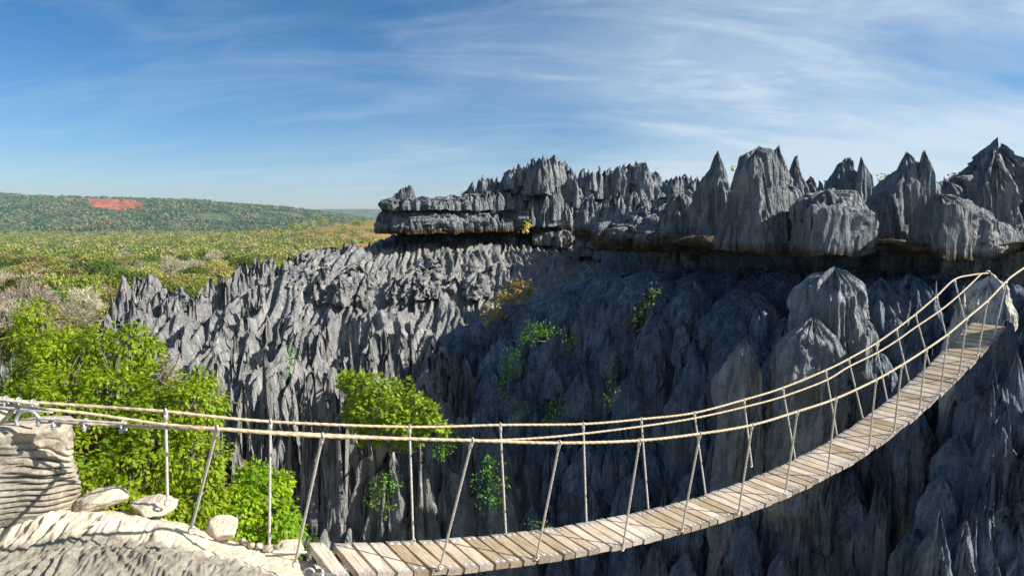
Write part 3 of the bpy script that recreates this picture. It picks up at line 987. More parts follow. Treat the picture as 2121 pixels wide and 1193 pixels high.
while px < 1465:       # skyline spires
    sk = np.interp(px, RSX, RSY)
    Y = 48 + 3 * float(pn(px * .02, 0, 0)) + (4 if px > 1200 else 0)
    spire(mb, px, sk + R.uniform(-2, 6), Y, R.uniform(13, 30), R.uniform(1.6, 3.2), p=R.uniform(1.6, 4.5), q=R.uniform(.42, .6), el=1.2, nth=40, nz=26, grow=1.25, A=.36, f=1.9, A2=.22, f2=5, zf=.1, jag=.28, facet=.5)
    px += R.uniform(7, 13)
for row in range(1, 7):   # spires stepping down in front of the skyline
    px = 965. if row < 6 else 900.
    while px < 1455:
        sk = np.interp(px, RSX, RSY)
        y_ = sk + row * 15 + R.uniform(-7, 9)
        if y_ < (398 if px < 1215 else 425):
            Y = 51.5 - row * .8 + (3 if px > 1200 else 0)
            spire(mb, px, y_, Y, R.uniform(13, 34), R.uniform(2.2, 4.2), p=R.uniform(1.6, 4), q=R.uniform(.42, .6), el=1.3, nth=40, nz=28, grow=1.15, A=.38, f=1.8, A2=.22, f2=5, zf=.1, jag=.32, facet=.5)
        px += R.uniform(9, 20)
# big central cone of the ridge
for x_, y_, w_, d_ in ((1140, 318, 60, 4.0), (1130, 335, 100, 4.2), (1170, 345, 90, 3.6), (1095, 345, 70, 3.4), (1030, 370, 70, 2.4), (1000, 372, 50, 2.2), (1310, 338, 90, 3.6), (1245, 358, 80, 3), (1390, 372, 90, 3), (1350, 370, 80, 3)):
    spire(mb, x_, y_, 51 if x_ < 1200 else 54, w_, d_, p=1.3, q=.75, el=1.2, nth=84, nz=50, grow=1.1, A=.42, f=1.7, A2=.24, f2=5, zf=.1, jag=.4)
for x_, y_, Y, w_ in ((1240, 440, 57, 240), (1300, 430, 55, 200), (1180, 440, 56, 160)):
    spire(mb, x_, y_, Y, w_, 7, p=6, q=.5, el=1.0, nth=70, nz=40, grow=1.2, A=.35, f=1.6, A2=.2, f2=4.4, zf=.08, jag=.3)
for x_ in np.arange(835, 1290, 24):
    spire(mb, x_ + R.uniform(-6, 6), 466 + R.uniform(-3, 3), np.interp(x_, FX, FY) + 5, R.uniform(40, 60), 4, p=6, q=.5, el=1.0, nth=40, nz=22, grow=1.2, A=.35, f=1.6, A2=.2, f2=4.4, jag=.2)
# lower slope between the ridge and the right hand wall
for k in range(46):
    x_ = R.uniform(1210, 1440); y_ = R.uniform(388, 470) - (x_ - 1210) * .06
    spire(mb, x_, y_, np.interp(x_, [1210, 1440], [45, 30]) + R.uniform(-1, 1), R.uniform(25, 60), R.uniform(1.8, 3.2), p=R.uniform(1, 2.2), q=.6, el=1.3, nth=40, nz=28, grow=1.3, A=.32, f=1.5, A2=.16, f2=4.4, jag=.3)
o = mb.build('bedded_limestone_ridge', M_SLAB); tag(o, kind='structure')

# flat weathered blocks on the bench below the ridge
mb = MB()
for (x_, y_, Y, w_, h_) in ((1130, 480, 48, 50, .5), (1168, 482, 47, 36, .6), (1222, 490, 45, 50, .6)):
    block(mb, x_, y_ - 8, y_ + h_ / Y * F_ + 14, Y, w_, nth=80, nz=26, A=.30, A2=.18, f=1.4, f2=4.5, zf=.3, lump=.08, jag=.25)
for k in range(60):
    x_ = R.uniform(640, 1240); y_ = R.uniform(505, 570) - (x_ - 640) * .03
    Y = depL(x_, y_)
    spire(mb, x_, y_, Y - .2, R.uniform(24, 60), R.uniform(1.4, 2.4), p=R.uniform(3, 6), q=.5, el=2.4, nth=56, nz=26, grow=1.3, A=.5, f=2.4, A2=.25, f2=6.5, zf=.08, jag=.35)
o = mb.build('limestone_bench', M_ROCK); tag(o, kind='structure')

# ------------------------------------------------------------------ right hand bed with its big pinnacles
def plate(name, edge, zt, zb, mat, back=9.0, seed=0., inset=1.2, bulge=.25):
    e = np.array(edge)
    L = np.concatenate([[0], np.cumsum(np.linalg.norm(np.diff(e, axis=0), axis=1))])
    n = 260
    s = np.linspace(0, L[-1], n)
    x = np.interp(s, L, e[:, 0]); y = np.interp(s, L, e[:, 1]); zb_ = np.interp(s, L, e[:, 2]) if e.shape[1] > 2 else np.full(n, zb)
    tx = np.gradient(x); ty = np.gradient(y); ln = np.hypot(tx, ty); nx, ny = ty / ln, -tx / ln   # outward, towards the viewer
    nz = 26
    t = np.linspace(0, 1, nz)
    rows = []
    rows.append(np.stack([x - nx * back, y - ny * back, np.full(n, zt + .1)], -1))
    for k in (4., 1.5, .5):
        rows.append(np.stack([x - nx * k, y - ny * k, zt + .05 * pn(x * .8, y * .8, k)], -1))
    for q in t:
        off = bulge * np.sin(pi * min(q * 1.6, 1.0)) - inset * max(0, (q - .5) / .5) ** 1.5
        z = zt + (zb_ - zt) * q
        k = off - .35 + .55 * (rid(x * .7, y * .7, z * .5 + seed) - .6) + .25 * (rid(x * 2.4, y * 2.4, z * 2) - .6) + .12 * pn(x * .6, y * .6, z * 3.)
        rows.append(np.stack([x + nx * k, y + ny * k, z + .22 * pn(x * .7, y * .7, 3.3) * (.4 + q) + .10 * pn(x * 3, y * 3, 3.3)], -1))
    for k in (2.5, 5., back):
        rows.append(np.stack([x - nx * k, y - ny * k, zb_ + .15 * pn(x * .7, y * .7, k)], -1))
    V = np.stack(rows).reshape(-1, 3)
    o = bpy.data.objects.new(name, make_mesh(name, V, grid_faces(n, len(rows))[:, ::-1], True, [mat])); COL.objects.link(o)
    tag(o, kind='structure')


def edge_px(rows):
    return [tuple(P(a, b, c)) for a, b, c in rows]


plate('limestone_bed', edge_px([(1240, 513, 33), (1262, 508, 30), (1330, 510, 27), (1400, 520, 24.2), (1500, 529, 22), (1560, 537, 20.8), (1640, 536, 19.8), (1740, 538, 19.0), (1830, 531, 18.9), (1950, 533, 18.2), (2050, 530, 17.6), (2110, 519, 17.2), (2300, 520, 16.5), (2600, 530, 15)]),
      -0.85, -1.4, M_PLATE, inset=1.6)
_e = [(1240, 513, 38), (1330, 510, 34), (1400, 520, 31), (1500, 529, 28), (1640, 536, 25), (1740, 538, 24), (1830, 531, 23.5), (1950, 533, 22), (2110, 519, 21), (2300, 520, 20), (2600, 530, 19)]
plate('limestone_core', [tuple(P(*q)[:2]) for q in _e], -1.25, -14.0, M_WALL, inset=-1.0, bulge=.1)


def pinnacle(rows, Y, label, k=.8, base=-1.25, **kw):
    """rows: (py, xleft, xright) from tip to foot, photo pixels at distance Y"""
    rows = [(rows[0][0], (rows[0][1] * .2 + rows[0][2] * .8) - 1.0, (rows[0][1] * .2 + rows[0][2] * .8) + 1.0)] + [(a_ + (4 if i_ == 0 else 0), b_, c_) for i_, (a_, b_, c_) in enumerate(rows)]
    rows = rows[::-1]
    z = [P(0, r[0], Y)[2] for r in rows]; cxp = [(r[1] + r[2]) / 2 for r in rows]
    cx = [P(c, r[0], Y)[0] for c, r in zip(cxp, rows)]
    rx = np.array([(r[2] - r[1]) / 2 * Y / F_ for r in rows])
    z = np.array([base] + z); cx = np.array([cx[0]] + cx); rx = np.array([rx[0] * .97] + list(rx))
    rm = rx.max()
    ry = k * (0.5 * rx + 0.5 * rm * (rx / rm) ** .5)
    tz = np.linspace(0, 1, 40)
    # resample levels evenly in height
    zz = z[0] + (z[-1] - z[0]) * tz
    cx = np.interp(zz, z, cx); rx = np.interp(zz, z, rx); ry = np.interp(zz, z, ry)
    d = dict(nth=150, nz=110, jag=.07, A=.20, f=1.2, A2=.20, f2=4.6, zf=.11, lump=.10, facet=.95, nf=5, seed=float(R.uniform(0, 90)), power=2.2, rot=0.)
    d.update(kw)
    mb = MB()
    loft(mb, zz, cx, Y + ry.max() * .6 + 0 * cx, rx, ry, **d)
    org = np.array([cx[0], Y + ry.max() * .6, base])
    o = mb.build('rock_pinnacle', M_SLAB, origin=org)
    tag(o, label, 'rock pinnacle', 'big pinnacles standing on the right hand rock bed')
    return o


pinnacle([(312, 1489, 1497), (330, 1482, 1506), (350, 1476, 1515), (372, 1462, 1522), (410, 1450, 1535), (460, 1444, 1545), (512, 1440, 1550)], 24,
         'slender pointed grey pinnacle just left of the tall broad blunt one')
pinnacle([(298, 1574, 1590), (306, 1554, 1597), (318, 1546, 1602), (345, 1542, 1610), (370, 1534, 1618), (400, 1526, 1622), (440, 1512, 1628), (480, 1500, 1632), (528, 1494, 1634)], 20.3,
         'tall broad pinnacle with blunt slanted top and round holes in its face', nth=150, nz=120)
pinnacle([(301, 1610, 1624), (325, 1604, 1632), (350, 1602, 1640), (400, 1600, 1650), (480, 1596, 1660)], 23.5,
         'narrow square topped pinnacle directly behind the tall broad one', jag=.12)
pinnacle([(318, 1654, 1662), (335, 1646, 1666), (352, 1640, 1668), (380, 1636, 1680), (480, 1620, 1700)], 24,
         'short pinnacle with a notched square tip, right of the narrow square topped one', jag=.16)
pinnacle([(376, 1628, 1652), (392, 1622, 1672), (440, 1612, 1690), (500, 1610, 1700)], 22.5, 'low dark hump in the gap right of the tall broad pinnacle')
pinnacle([(388, 1690, 1760), (400, 1668, 1790), (425, 1652, 1808), (460, 1644, 1822), (500, 1641, 1829), (530, 1648, 1815)], 19.2,
         'broad low rounded rock with pale jagged streaks down its right edge', nth=170, nz=110, A=.14, lump=.16, k=.6)
pinnacle([(420, 1690, 1770), (440, 1672, 1792), (480, 1660, 1800), (530, 1660, 1795)], 18.5, 'smooth low slab leaning on the front of the broad rounded rock', k=.4, A=.08)
pinnacle([(318, 1764, 1780), (325, 1754, 1782), (342, 1748, 1784), (352, 1738, 1790), (370, 1730, 1800), (400, 1722, 1815), (480, 1715, 1830)], 25,
         'square headed pinnacle with a slot, left one of the small twin pair', jag=.1)
pinnacle([(321, 1791, 1796), (340, 1788, 1802), (362, 1780, 1812), (400, 1775, 1822), (480, 1770, 1835)], 24.6,
         'thin finger of rock, right one of the small twin pair')
pinnacle([(303, 1889, 1895), (316, 1884, 1902), (328, 1876, 1912), (345, 1868, 1928), (362, 1854, 1940), (380, 1842, 1948), (420, 1828, 1955), (470, 1822, 1956), (528, 1824, 1950)], 20,
         'large twin tipped pinnacle, its left and higher tip', nth=150, nz=120, k=.6)
pinnacle([(312, 1921, 1928), (330, 1916, 1934), (352, 1912, 1944), (385, 1906, 1952), (440, 1896, 1958), (520, 1890, 1960)], 19.8,
         'large twin tipped pinnacle, its right tip with a sharp pale edge', k=.8)
pinnacle([(372, 1950, 1990), (385, 1945, 2008), (430, 1935, 2025), (500, 1930, 2040)], 21, 'flat topped rock with bare scrub above it, right of the twin tips')
pinnacle([(398, 1952, 1982), (415, 1944, 2020), (440, 1936, 2062), (465, 1928, 2085), (490, 1920, 2100), (512, 1925, 2104), (528, 1935, 2080)], 17.9,
         'wide pitted rounded rock nearest the right end of the bridge', nth=170, nz=110, lump=.18, k=.6, A2=.14)
pinnacle([(275, 2116, 2124), (292, 2106, 2140), (312, 2078, 2160), (340, 2052, 2200), (370, 2026, 2230), (420, 2010, 2260), (480, 2005, 2280), (520, 2010, 2280)], 20.5,
         'high craggy peak cut by the right edge of the photo', nth=170, nz=120, A=.24, lump=.15, jag=.2)
pinnacle([(305, 2068, 2078), (325, 2062, 2092), (345, 2048, 2100), (380, 2035, 2110), (460, 2025, 2120)], 19.8, 'small knob on the left shoulder of the high craggy peak', jag=.2)
pinnacle([(392, 1405, 1440), (405, 1392, 1455), (430, 1382, 1464), (465, 1374, 1468), (498, 1372, 1462)], 25.5, 'sunlit hump shaped rock with holes, left of the slender pointed pinnacle', lump=.2)
pinnacle([(408, 1980, 1998), (420, 1968, 2010), (500, 1960, 2020)], 17.4, 'small pointed rock fused to the front of the wide pitted rock')
mb = MB()
for k in range(30):    # small teeth filling the skyline between the big pinnacles
    x_ = R.choice([R.uniform(1430, 1470), R.uniform(1670, 1735), R.uniform(1800, 1850), R.uniform(1945, 2010)])
    spire(mb, x_, R.uniform(356, 372) + (4 if x_ > 1900 else 0), R.uniform(26, 29), R.uniform(18, 34), 2.4, p=3.5, q=.5, nth=40, nz=24, grow=1.1, A=.35, f=2, A2=.2, f2=5, facet=.5, jag=.25)
for x_, y_, w_, Y in ((1330, 460, 120, 28), (1290, 470, 90, 31), (1380, 470, 90, 26.5), (1350, 420, 100, 30), (1400, 400, 90, 30), (1450, 395, 60, 27), (1840, 400, 70, 23), (2000, 430, 90, 21), (1660, 430, 120, 24), (1560, 470, 60, 23), (1840, 440, 80, 22), (1270, 455, 70, 34), (1500, 450, 80, 25.5), (1720, 400, 120, 24), (2050, 400, 90, 22.5), (1620, 450, 60, 22)):
    block(mb, x_, y_, 520, Y, w_, nth=60, nz=40, jag=.25)
o = mb.build('limestone_bed_rocks', M_SLAB); tag(o, kind='structure')

# ------------------------------------------------------------------ shaded canyon wall
WX = [960, 1000, 1120, 1230, 1400, 1640, 1800, 1900, 2010, 2121]
WY = [30, 29.5, 28.5, 27, 23.8, 20.6, 18.8, 17.6, 16.2, 15]
WTY = [720, 655, 618, 572, 552, 548, 548, 552, 560, 565]


def depW(px, py):
    Yt = np.interp(px, WX, WY); yt = np.interp(px, WX, WTY)
    return Yt * (1 - .27 * np.clip((py - yt) / 640., 0, 1.1) ** 0.9)


R = np.random.default_rng(41)
mb = MB()

def buttress(mb, px, py, Y, wpx, depth, dome=1.6, el=1.1, grow=1.15, nth=96, nz=80, rot=None, **kw):
    """a rounded vertical buttress of the cliff, domed head dome x its half width high"""
    tp = P(px, py, Y); r = wpx * Y / F_ / 2
    n = 60
    t = np.linspace(0, 1, n) ** 0.75
    h = depth * (1 - t)
    dm = dome * r
    prof = np.where(h < dm, (1 - (1 - np.minimum(h / dm, 1)) ** 1.7) ** .62, 1.0) * (1 + (grow - 1) * h / depth) + .01
    d = dict(nth=nth, nz=nz, jag=.02, A=.36, f=1.15 / max(.45, min(r, 1.1)), A2=.20, f2=4.0, zf=.11, lump=.10, ledge=.07, bend=.12, facet=.45, seed=float(R.uniform(0, 90)))
    d.update(kw)
    tt_ = np.linspace(0, 1, n)
    loft(mb, np.interp(tt_, t, tp[2] - h), tp[0] + 0 * t, tp[1] + r * .4 + 0 * t, r * np.interp(tt_, t, prof), r * el * np.interp(tt_, t, prof), R.uniform(-.3, .3) if rot is None else rot, **d)


for x_ in np.arange(990, 2120, 62):
    yt = np.interp(x_, WX, WTY)
    buttress(mb, x_, yt + 4, depW(x_, yt) + 2.2, 180, 14, dome=.5, grow=1.2, nth=90, nz=70)
# the great rounded buttresses of the wall
for (x_, y_, dY, w_, d_, dm_) in ((1560, 590, -.2, 210, 12, 1.3), (1500, 640, -.6, 120, 11, 1.6), (1350, 560, .2, 190, 12, .9), (1265, 560, .3, 130, 12, 1.1), (1440, 580, .1, 130, 12, 1.3), (1180, 600, .2, 110, 11, 1.4), (1110, 640, 0, 100, 11, 1.6),
                                 (1835, 575, -.1, 110, 12, 1.6), (1905, 565, .5, 130, 12, 1.4), (1050, 690, 0, 90, 10, 1.8), (1560, 690, -.9, 150, 10, 1.8), (1640, 800, -.8, 130, 9, 1.8), (1820, 720, -.6, 110, 10, 2.0), (1450, 740, -.9, 110, 9, 2.4)):
    buttress(mb, x_, y_, depW(x_, y_) + dY, w_, d_, dm_, nth=130, nz=100)
py = 650.
while py < 1170:
    px = 985. + R.uniform(0, 40) - max(0, py - 800) * .35
    while px < 1990 - max(0, py - 700) * .5:
        yt = np.interp(px, WX, WTY)
        jy = py + R.uniform(-40, 40)
        w_ = R.uniform(44, 112)
        if jy > yt + 30:
            buttress(mb, px, jy, depW(px, jy) + R.uniform(-1.0, .6), w_, R.uniform(4.5, 8), R.uniform(1.8, 4.0), grow=R.uniform(1.15, 1.5), nth=84, nz=70)
        px += w_ * R.uniform(.95, 1.45)
    py += 92
for k in range(70):     # small pointed flakes on the wall
    x_ = R.uniform(990, 1960); yt = np.interp(x_, WX, WTY)
    y_ = R.uniform(yt + 60, 1180)
    if x_ > 2050 - (y_ - 600) * .5: continue
    spire(mb, x_, y_, depW(x_, y_) - .75, R.uniform(20, 56), R.uniform(1.6, 4.2), p=R.uniform(1.5, 4), q=.55, el=1.2, nth=40, nz=34, grow=1.25, A=.34, f=1.7, A2=.15, f2=4.5, zf=.2, jag=.3, lump=.12, facet=.4)
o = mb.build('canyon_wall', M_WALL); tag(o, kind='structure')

# pale headland where sun reaches past the wall, and the landing of the bridge
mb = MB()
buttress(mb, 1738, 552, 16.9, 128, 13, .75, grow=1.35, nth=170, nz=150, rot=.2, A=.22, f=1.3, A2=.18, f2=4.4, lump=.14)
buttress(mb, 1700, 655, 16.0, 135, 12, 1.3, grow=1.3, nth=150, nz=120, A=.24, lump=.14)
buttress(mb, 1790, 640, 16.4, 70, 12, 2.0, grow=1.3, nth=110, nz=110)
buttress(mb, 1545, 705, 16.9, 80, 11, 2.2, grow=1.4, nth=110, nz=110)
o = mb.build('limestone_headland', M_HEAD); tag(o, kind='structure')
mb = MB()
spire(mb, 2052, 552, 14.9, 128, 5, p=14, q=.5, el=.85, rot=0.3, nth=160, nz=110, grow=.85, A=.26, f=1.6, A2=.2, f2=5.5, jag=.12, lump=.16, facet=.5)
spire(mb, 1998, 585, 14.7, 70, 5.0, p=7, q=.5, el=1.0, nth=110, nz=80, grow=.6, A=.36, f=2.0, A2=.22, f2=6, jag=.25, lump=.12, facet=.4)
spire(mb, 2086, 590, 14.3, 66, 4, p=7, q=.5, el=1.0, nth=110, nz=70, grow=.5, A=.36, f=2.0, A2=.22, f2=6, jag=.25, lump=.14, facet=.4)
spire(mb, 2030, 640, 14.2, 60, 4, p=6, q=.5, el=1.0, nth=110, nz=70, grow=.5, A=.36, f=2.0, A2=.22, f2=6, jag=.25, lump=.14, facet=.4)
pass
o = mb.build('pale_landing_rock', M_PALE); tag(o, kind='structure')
mb = MB()
for x_, y_, Y, w_ in ((2000, 725, 14.15, 80), (2060, 740, 13.75, 70), (2030, 700, 14.5, 90), (2050, 640, 15.3, 190), (1985, 610, 15.4, 110), (2090, 690, 14.0, 90), (2010, 690, 14.6, 80), (1940, 570, 16.8, 130), (1880, 560, 18, 120)):
    spire(mb, x_, y_, Y, w_, 9, p=4, q=.5, el=1.0, rot=0, nth=100, nz=80, grow=1.2, A=.3, f=1.4, A2=.18, f2=4.6, jag=.25, lump=.12, facet=.5)
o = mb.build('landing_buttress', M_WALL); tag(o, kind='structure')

# near cliff at the right, rising beside the end of the bridge
mb = MB()
for (x_, y_, Y, w_) in ((2100, 640, 13.1, 110), (2160, 600, 12.6, 130), (2225, 500, 12.3, 170), (2330, 515, 12.6, 210), (2110, 720, 12.2, 110), (2050, 770, 12.3, 90), (2170, 700, 11.8, 130), (2075, 830, 11.6, 110), (2010, 860, 12.0, 80), (2130, 860, 11.1, 130), (1975, 930, 11.7, 80), (2035, 950, 11.2, 110),
                        (2110, 980, 10.7, 120), (1905, 1035, 11.9, 75), (1960, 1040, 11.3, 90), (2040, 1090, 10.5, 110), (1890, 1120, 11.3, 80), (2120, 1100, 10.2, 120), (1960, 1130, 10.6, 100), (2200, 900, 10.6, 150), (2000, 1190, 10.2, 110), (2080, 760, 12.4, 70), (2000, 1000, 11.1, 60), (2090, 900, 10.9, 60), (2060, 1010, 10.5, 60),
                        (1865, 1180, 11.0, 70), (2020, 800, 12.5, 60)):
    spire(mb, x_, y_, Y, w_, 7.5 if y_ < 900 else 6, p=R.uniform(2.5, 5), q=.5, el=1.15, rot=0, nth=110, nz=100, grow=1.15, A=.28, f=1.4, A2=.15, f2=4.4, zf=.22, jag=.26, lump=.15, ledge=.12, bend=.1, facet=.5)
for k in range(40):
    x_ = R.uniform(1890, 2200); y_ = R.uniform(700, 1180)
    if x_ < 2075 - (y_ - 690) * .36: continue
    Y = np.interp(y_, [690, 1190], [12.3, 10.2]) - .35
    spire(mb, x_, y_, Y, R.uniform(22, 55), R.uniform(1.2, 2.6), p=R.uniform(1.2, 2.4), q=.6, nth=40, nz=32, grow=1.4, A=.28, f=2.6, A2=.14, f2=7, jag=.3, lump=.08)
for x_, y_, Y, w_ in ((2085, 655, 12.9, 90), (2040, 800, 12.0, 90), (2100, 790, 11.7, 90), (2000, 900, 11.7, 80), (2070, 930, 11.1, 100), (1960, 985, 11.4, 80), (2105, 1040, 10.6, 110), (2010, 1080, 10.9, 90), (1915, 1100, 11.3, 80)):
    buttress(mb, x_, y_, Y, w_, 7, R.uniform(1.5, 3), nth=110, nz=100, grow=1.25, ledge=.12)
for x_, Y, w_ in ((2300, 14, 260), (2200, 15.5, 240), (2450, 13, 300)):
    spire(mb, x_, 560, Y, w_, 12, p=4, q=.5, nth=70, nz=50, A=.2)
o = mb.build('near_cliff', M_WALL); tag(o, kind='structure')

# ------------------------------------------------------------------ foreground ledge
R = np.random.default_rng(77)
LC = [(-90, 1040, 4.6), (0, 1052, 4.6), (130, 1055, 4.6), (250, 1062, 4.7), (330, 1072, 4.75), (400, 1090, 4.8), (450, 1112, 4.9), (520, 1135, 5.0), (600, 1150, 5.1), (640, 1165, 5.15),
      (0, 1082, 4.32), (100, 1082, 4.3), (200, 1085, 4.32), (340, 1090, 4.5), (400, 1110, 4.6), (470, 1140, 4.75),
      (0, 1122, 4.2), (100, 1124, 4.18), (250, 1126, 4.22), (350, 1124, 4.38), (430, 1142, 4.5),
      (110, 1137, 4.05), (250, 1141, 4.05), (400, 1145, 4.3), (500, 1166, 4.55), (580, 1180, 4.8),
      (0, 1193, 3.72), (150, 1193, 3.74), (300, 1193, 3.85), (450, 1193, 4.1), (600, 1195, 4.6), (0, 1330, 3.3), (300, 1330, 3.4), (600, 1330, 4.0), (750, 1330, 4.2)]
_led = [tuple(P(*c)) for c in LC]
_bx = np.array([P(c[0], c[1], c[2])[:2] for c in LC[:10]])


def ledge_z(X, Yg, detail=True):
    sh = X.shape
    Z = tps(_led, np.stack([X.ravel(), Yg.ravel()], 1), 0.003).reshape(sh)
    yb = np.interp(X, _bx[:, 0], _bx[:, 1])
    if detail:
        wx = .05 * pn(X * 3, Yg * 3, 1.5)
        th = np.arctan2(Yg - 4.35, X + 3.05)
        g1 = rid((X + wx) * 11, Yg * 2.0, 4.2)
        g2 = rid(np.cos(th) * 6 + wx * 8, np.sin(th) * 6, 1.2)
        front = np.clip((4.62 - Yg) * 6, 0, 1)
        low = np.clip((4.12 + .25 * (X + 3) - Yg) * 6, 0, 1)
        Z = Z + .045 * (g1 - .6) * front * (1 - low) + .070 * (g2 - .6) * low + .012 * fbm(X * 14, Yg * 14, 8.1, 3) + .018 * (rid(X * 24, Yg * 7, 2.) - .6) * (.3 + front) + .03 * fbm(X * 2.5, Yg * 2.5, 5.5, 4)
    s = np.maximum(Yg - yb - .03 - .05 * pn(X * 4, 0.1, 3.1), (X + 1.60 + .05 * pn(Yg * 4, 1, 1)))
    drop = np.clip(s, 0, None)
    Z = Z - 8 * drop ** 1.25 - .25 * np.clip(drop * 8, 0, 1) * np.abs(rid(X * 3, Yg * 3, 2) - .6)
    return Z


def ledge():
    xs = np.concatenate([np.linspace(-5.6, -1.55, 520), np.linspace(-1.54, -0.6, 60)]); ys = np.concatenate([np.linspace(2.0, 3.5, 50), np.linspace(3.51, 5.4, 330), np.linspace(5.42, 6.6, 40)])
    Yg, X = np.meshgrid(ys, xs, indexing='ij')
    Z = ledge_z(X, Yg)
    me = make_mesh('ledge', np.stack([X, Yg, Z], -1).reshape(-1, 3), grid_faces(len(xs), len(ys)), True, [M_LEDGE])
    at = me.attributes.new('weather', 'FLOAT', 'POINT')
    wv = np.clip((4.30 + .22 * (X + 3) - Yg) * 5 + .35, 0, 1) * .85
    at.data.foreach_set('value', wv.ravel().astype(np.float32))
    o = bpy.data.objects.new('limestone_ledge', me); COL.objects.link(o); tag(o, kind='structure')


ledge()


def attr_const(o, val):
    me = o.data
    at = me.attributes.new('weather', 'FLOAT', 'POINT')
    at.data.foreach_set('value', (np.ones(len(me.vertices)) * val).astype(np.float32))


# fluted block standing on the ledge
mb = MB()
c_ = P(18, 1046, 4.35); r_ = .40
t = np.linspace(0, 1, 30)
zz = c_[2] - .12 + (.70) * t
prof = np.interp(t, [0, .1, .2, .4, .8, .93, 1], [.80, .93, 1.0, 1.0, .98, .96, .5])
th_n, z_n = 260, 200
T_ = np.linspace(0, 1, z_n); Z_ = np.interp(T_, t, zz); PR = np.interp(T_, t, prof)
th = np.linspace(0, 2 * pi, th_n, endpoint=False)
ct, st_ = np.cos(th), np.sin(th)
pw = 2 / 4.5
X_ = PR[:, None] * r_ * 0.92 * (np.sign(ct) * np.abs(ct) ** pw)[None]; Y_ = PR[:, None] * .19 * (np.sign(st_) * np.abs(st_) ** pw)[None]
Zg = Z_[:, None] * np.ones((1, th_n))
gm = np.clip((X_ + .16) * 5 + .6 * pn(X_ * 5, 0.2, Zg * 6), 0, 1) * np.clip(1 - np.abs((T_[:, None] - .45) / .42) ** 4, 0, 1)
rg1 = np.abs(np.sin((Zg * 58 + 7 * pn(X_ * 3.2, Y_ * 2, Zg * 2.5) + 9 * X_ ** 2 * 4))) + np.clip(.9 * pn(X_ * 5, Y_ * 3, Zg * 9), 0, 1)
lum = .05 * fbm(X_ * 3, Y_ * 3, Zg * 3, 4)
dent = -.05 * np.exp(-((X_ - .1) / .13) ** 2 - ((Zg - c_[2] - .47) / .05) ** 2)
dsp = -.062 * gm * np.clip(1 - rg1, 0, 1) ** 2.2 + lum + dent
k_ = 1 + dsp / .4
ra_ = radians(36); xa_ = X_ * k_; ya_ = Y_ * (1 + dsp / .2)
V = np.stack([c_[0] + xa_ * cos(ra_) - ya_ * sin(ra_), c_[1] + .08 + xa_ * sin(ra_) + ya_ * cos(ra_), Zg + .02 * pn(X_ * 4, Y_ * 4, 1.)], -1).reshape(-1, 3)
top = V[-th_n:].mean(0) + [0, 0, .015]
V = np.vstack([V, top]); kk = len(V) - 1
mb.add(V, grid_faces(th_n, z_n, True), [[kk, (z_n - 1) * th_n + j, (z_n - 1) * th_n + (j + 1) % th_n] for j in range(th_n)])
blk = mb.build('rock_block', M_LEDGE, origin=c_); attr_const(blk, .60)
tag(blk, 'squarish cream rock block with wavy horizontal grooves under the anchored cables', 'rock')


def stone(px, py, Y, wpx, hpx, label, seed, mat=M_LEDGE, wv=.1, rot=0., flat=.8):
    c = P(px, py, Y); rx = wpx * Y / F_ / 2; rz = hpx * Y / F_ / 2
    u_ = np.linspace(0, 2 * pi, 56, endpoint=False); v_ = np.linspace(-pi / 2, pi / 2, 34)
    V_, U_ = np.meshgrid(v_, u_, indexing='ij')
    d = np.stack([np.cos(V_) * np.cos(U_), np.cos(V_) * np.sin(U_), np.sin(V_)], -1)
    # planar chops give it facets
    rr = np.ones(d.shape[:2]) * 1.15
    rs = np.random.default_rng(seed)
    for _ in range(13):
        n_ = unit(1, rs)[0]; dd = rs.uniform(.62, .95)
        dn = d @ n_
        rr = np.where(dn > .05, np.minimum(rr, dd / np.maximum(dn, .05)), rr)
    rr = rr + .09 * fbm(d[..., 0] * 3.2 + seed, d[..., 1] * 2.2, d[..., 2] * 2.2, 4)
    q = d * rr[..., None] * [rx, rx * flat, rz]
    x = q[..., 0] * cos(rot) - q[..., 2] * sin(rot); z = q[..., 0] * sin(rot) + q[..., 2] * cos(rot)
    V = np.stack([x, q[..., 1], z], -1).reshape(-1, 3)
    mb = MB(); mb.add(V, grid_faces(56, 34, True))
    o = mb.build('stone', mat)
    o.location = tuple(c)
    attr_const(o, wv)
    tag(o, label, 'stone', 'loose stones along the edge of the ledge')
    return o


stone(198, 1037, 4.62, 112, 44, 'flattish pale stone with a broken right face beside the grooved block', 4, rot=.12)
stone(314, 1050, 4.70, 92, 40, 'wedge shaped buff stone between the flattish stone and the round one', 9, wv=.15, rot=.08)
stone(464, 1093, 4.92, 66, 54, 'small rounded tan stone alone at the ledge corner above the dark canyon', 14, wv=.05)
stone(592, 1141, 5.12, 74, 44, 'ochre stone beside the first plank of the bridge', 21, wv=.12)
stone(2, 862, 4.35, 40, 36, 'white stone by the cable ring on top of the grooved block', 33, wv=0)
for k_, (x_, y_) in enumerate(((505, 1118), (520, 1124), (537, 1126), (553, 1130), (495, 1122))):
    stone(x_, y_ + 4, 5.0, 20, 14, 'tiny grey pebble on the ledge rim between the rounded tan stone and the bridge', 50 + k_, wv=.5)

# ------------------------------------------------------------------ hanging bridge
W = 0.6                 # deck width, metres
BA = 0.61624            # plan direction
DF = 8.7397 * W
dv = np.array([cos(BA), sin(BA), 0]); nvv = np.array([sin(BA), -cos(BA), 0])
zk = np.array([(2.1, -4.52), (2.6, -4.66), (2.98, -4.78), (4.27, -5.15), (6.33, -5.64), (7.58, -5.885), (9.93, -6.185), (12.4, -6.34), (15.63, -6.275), (19, -5.87), (22.3, -4.98), (23.0, -4.8), (24.1, -4.45), (25.6, -3.95)])
zpoly = np.polyfit(zk[:, 0], zk[:, 1], 5)


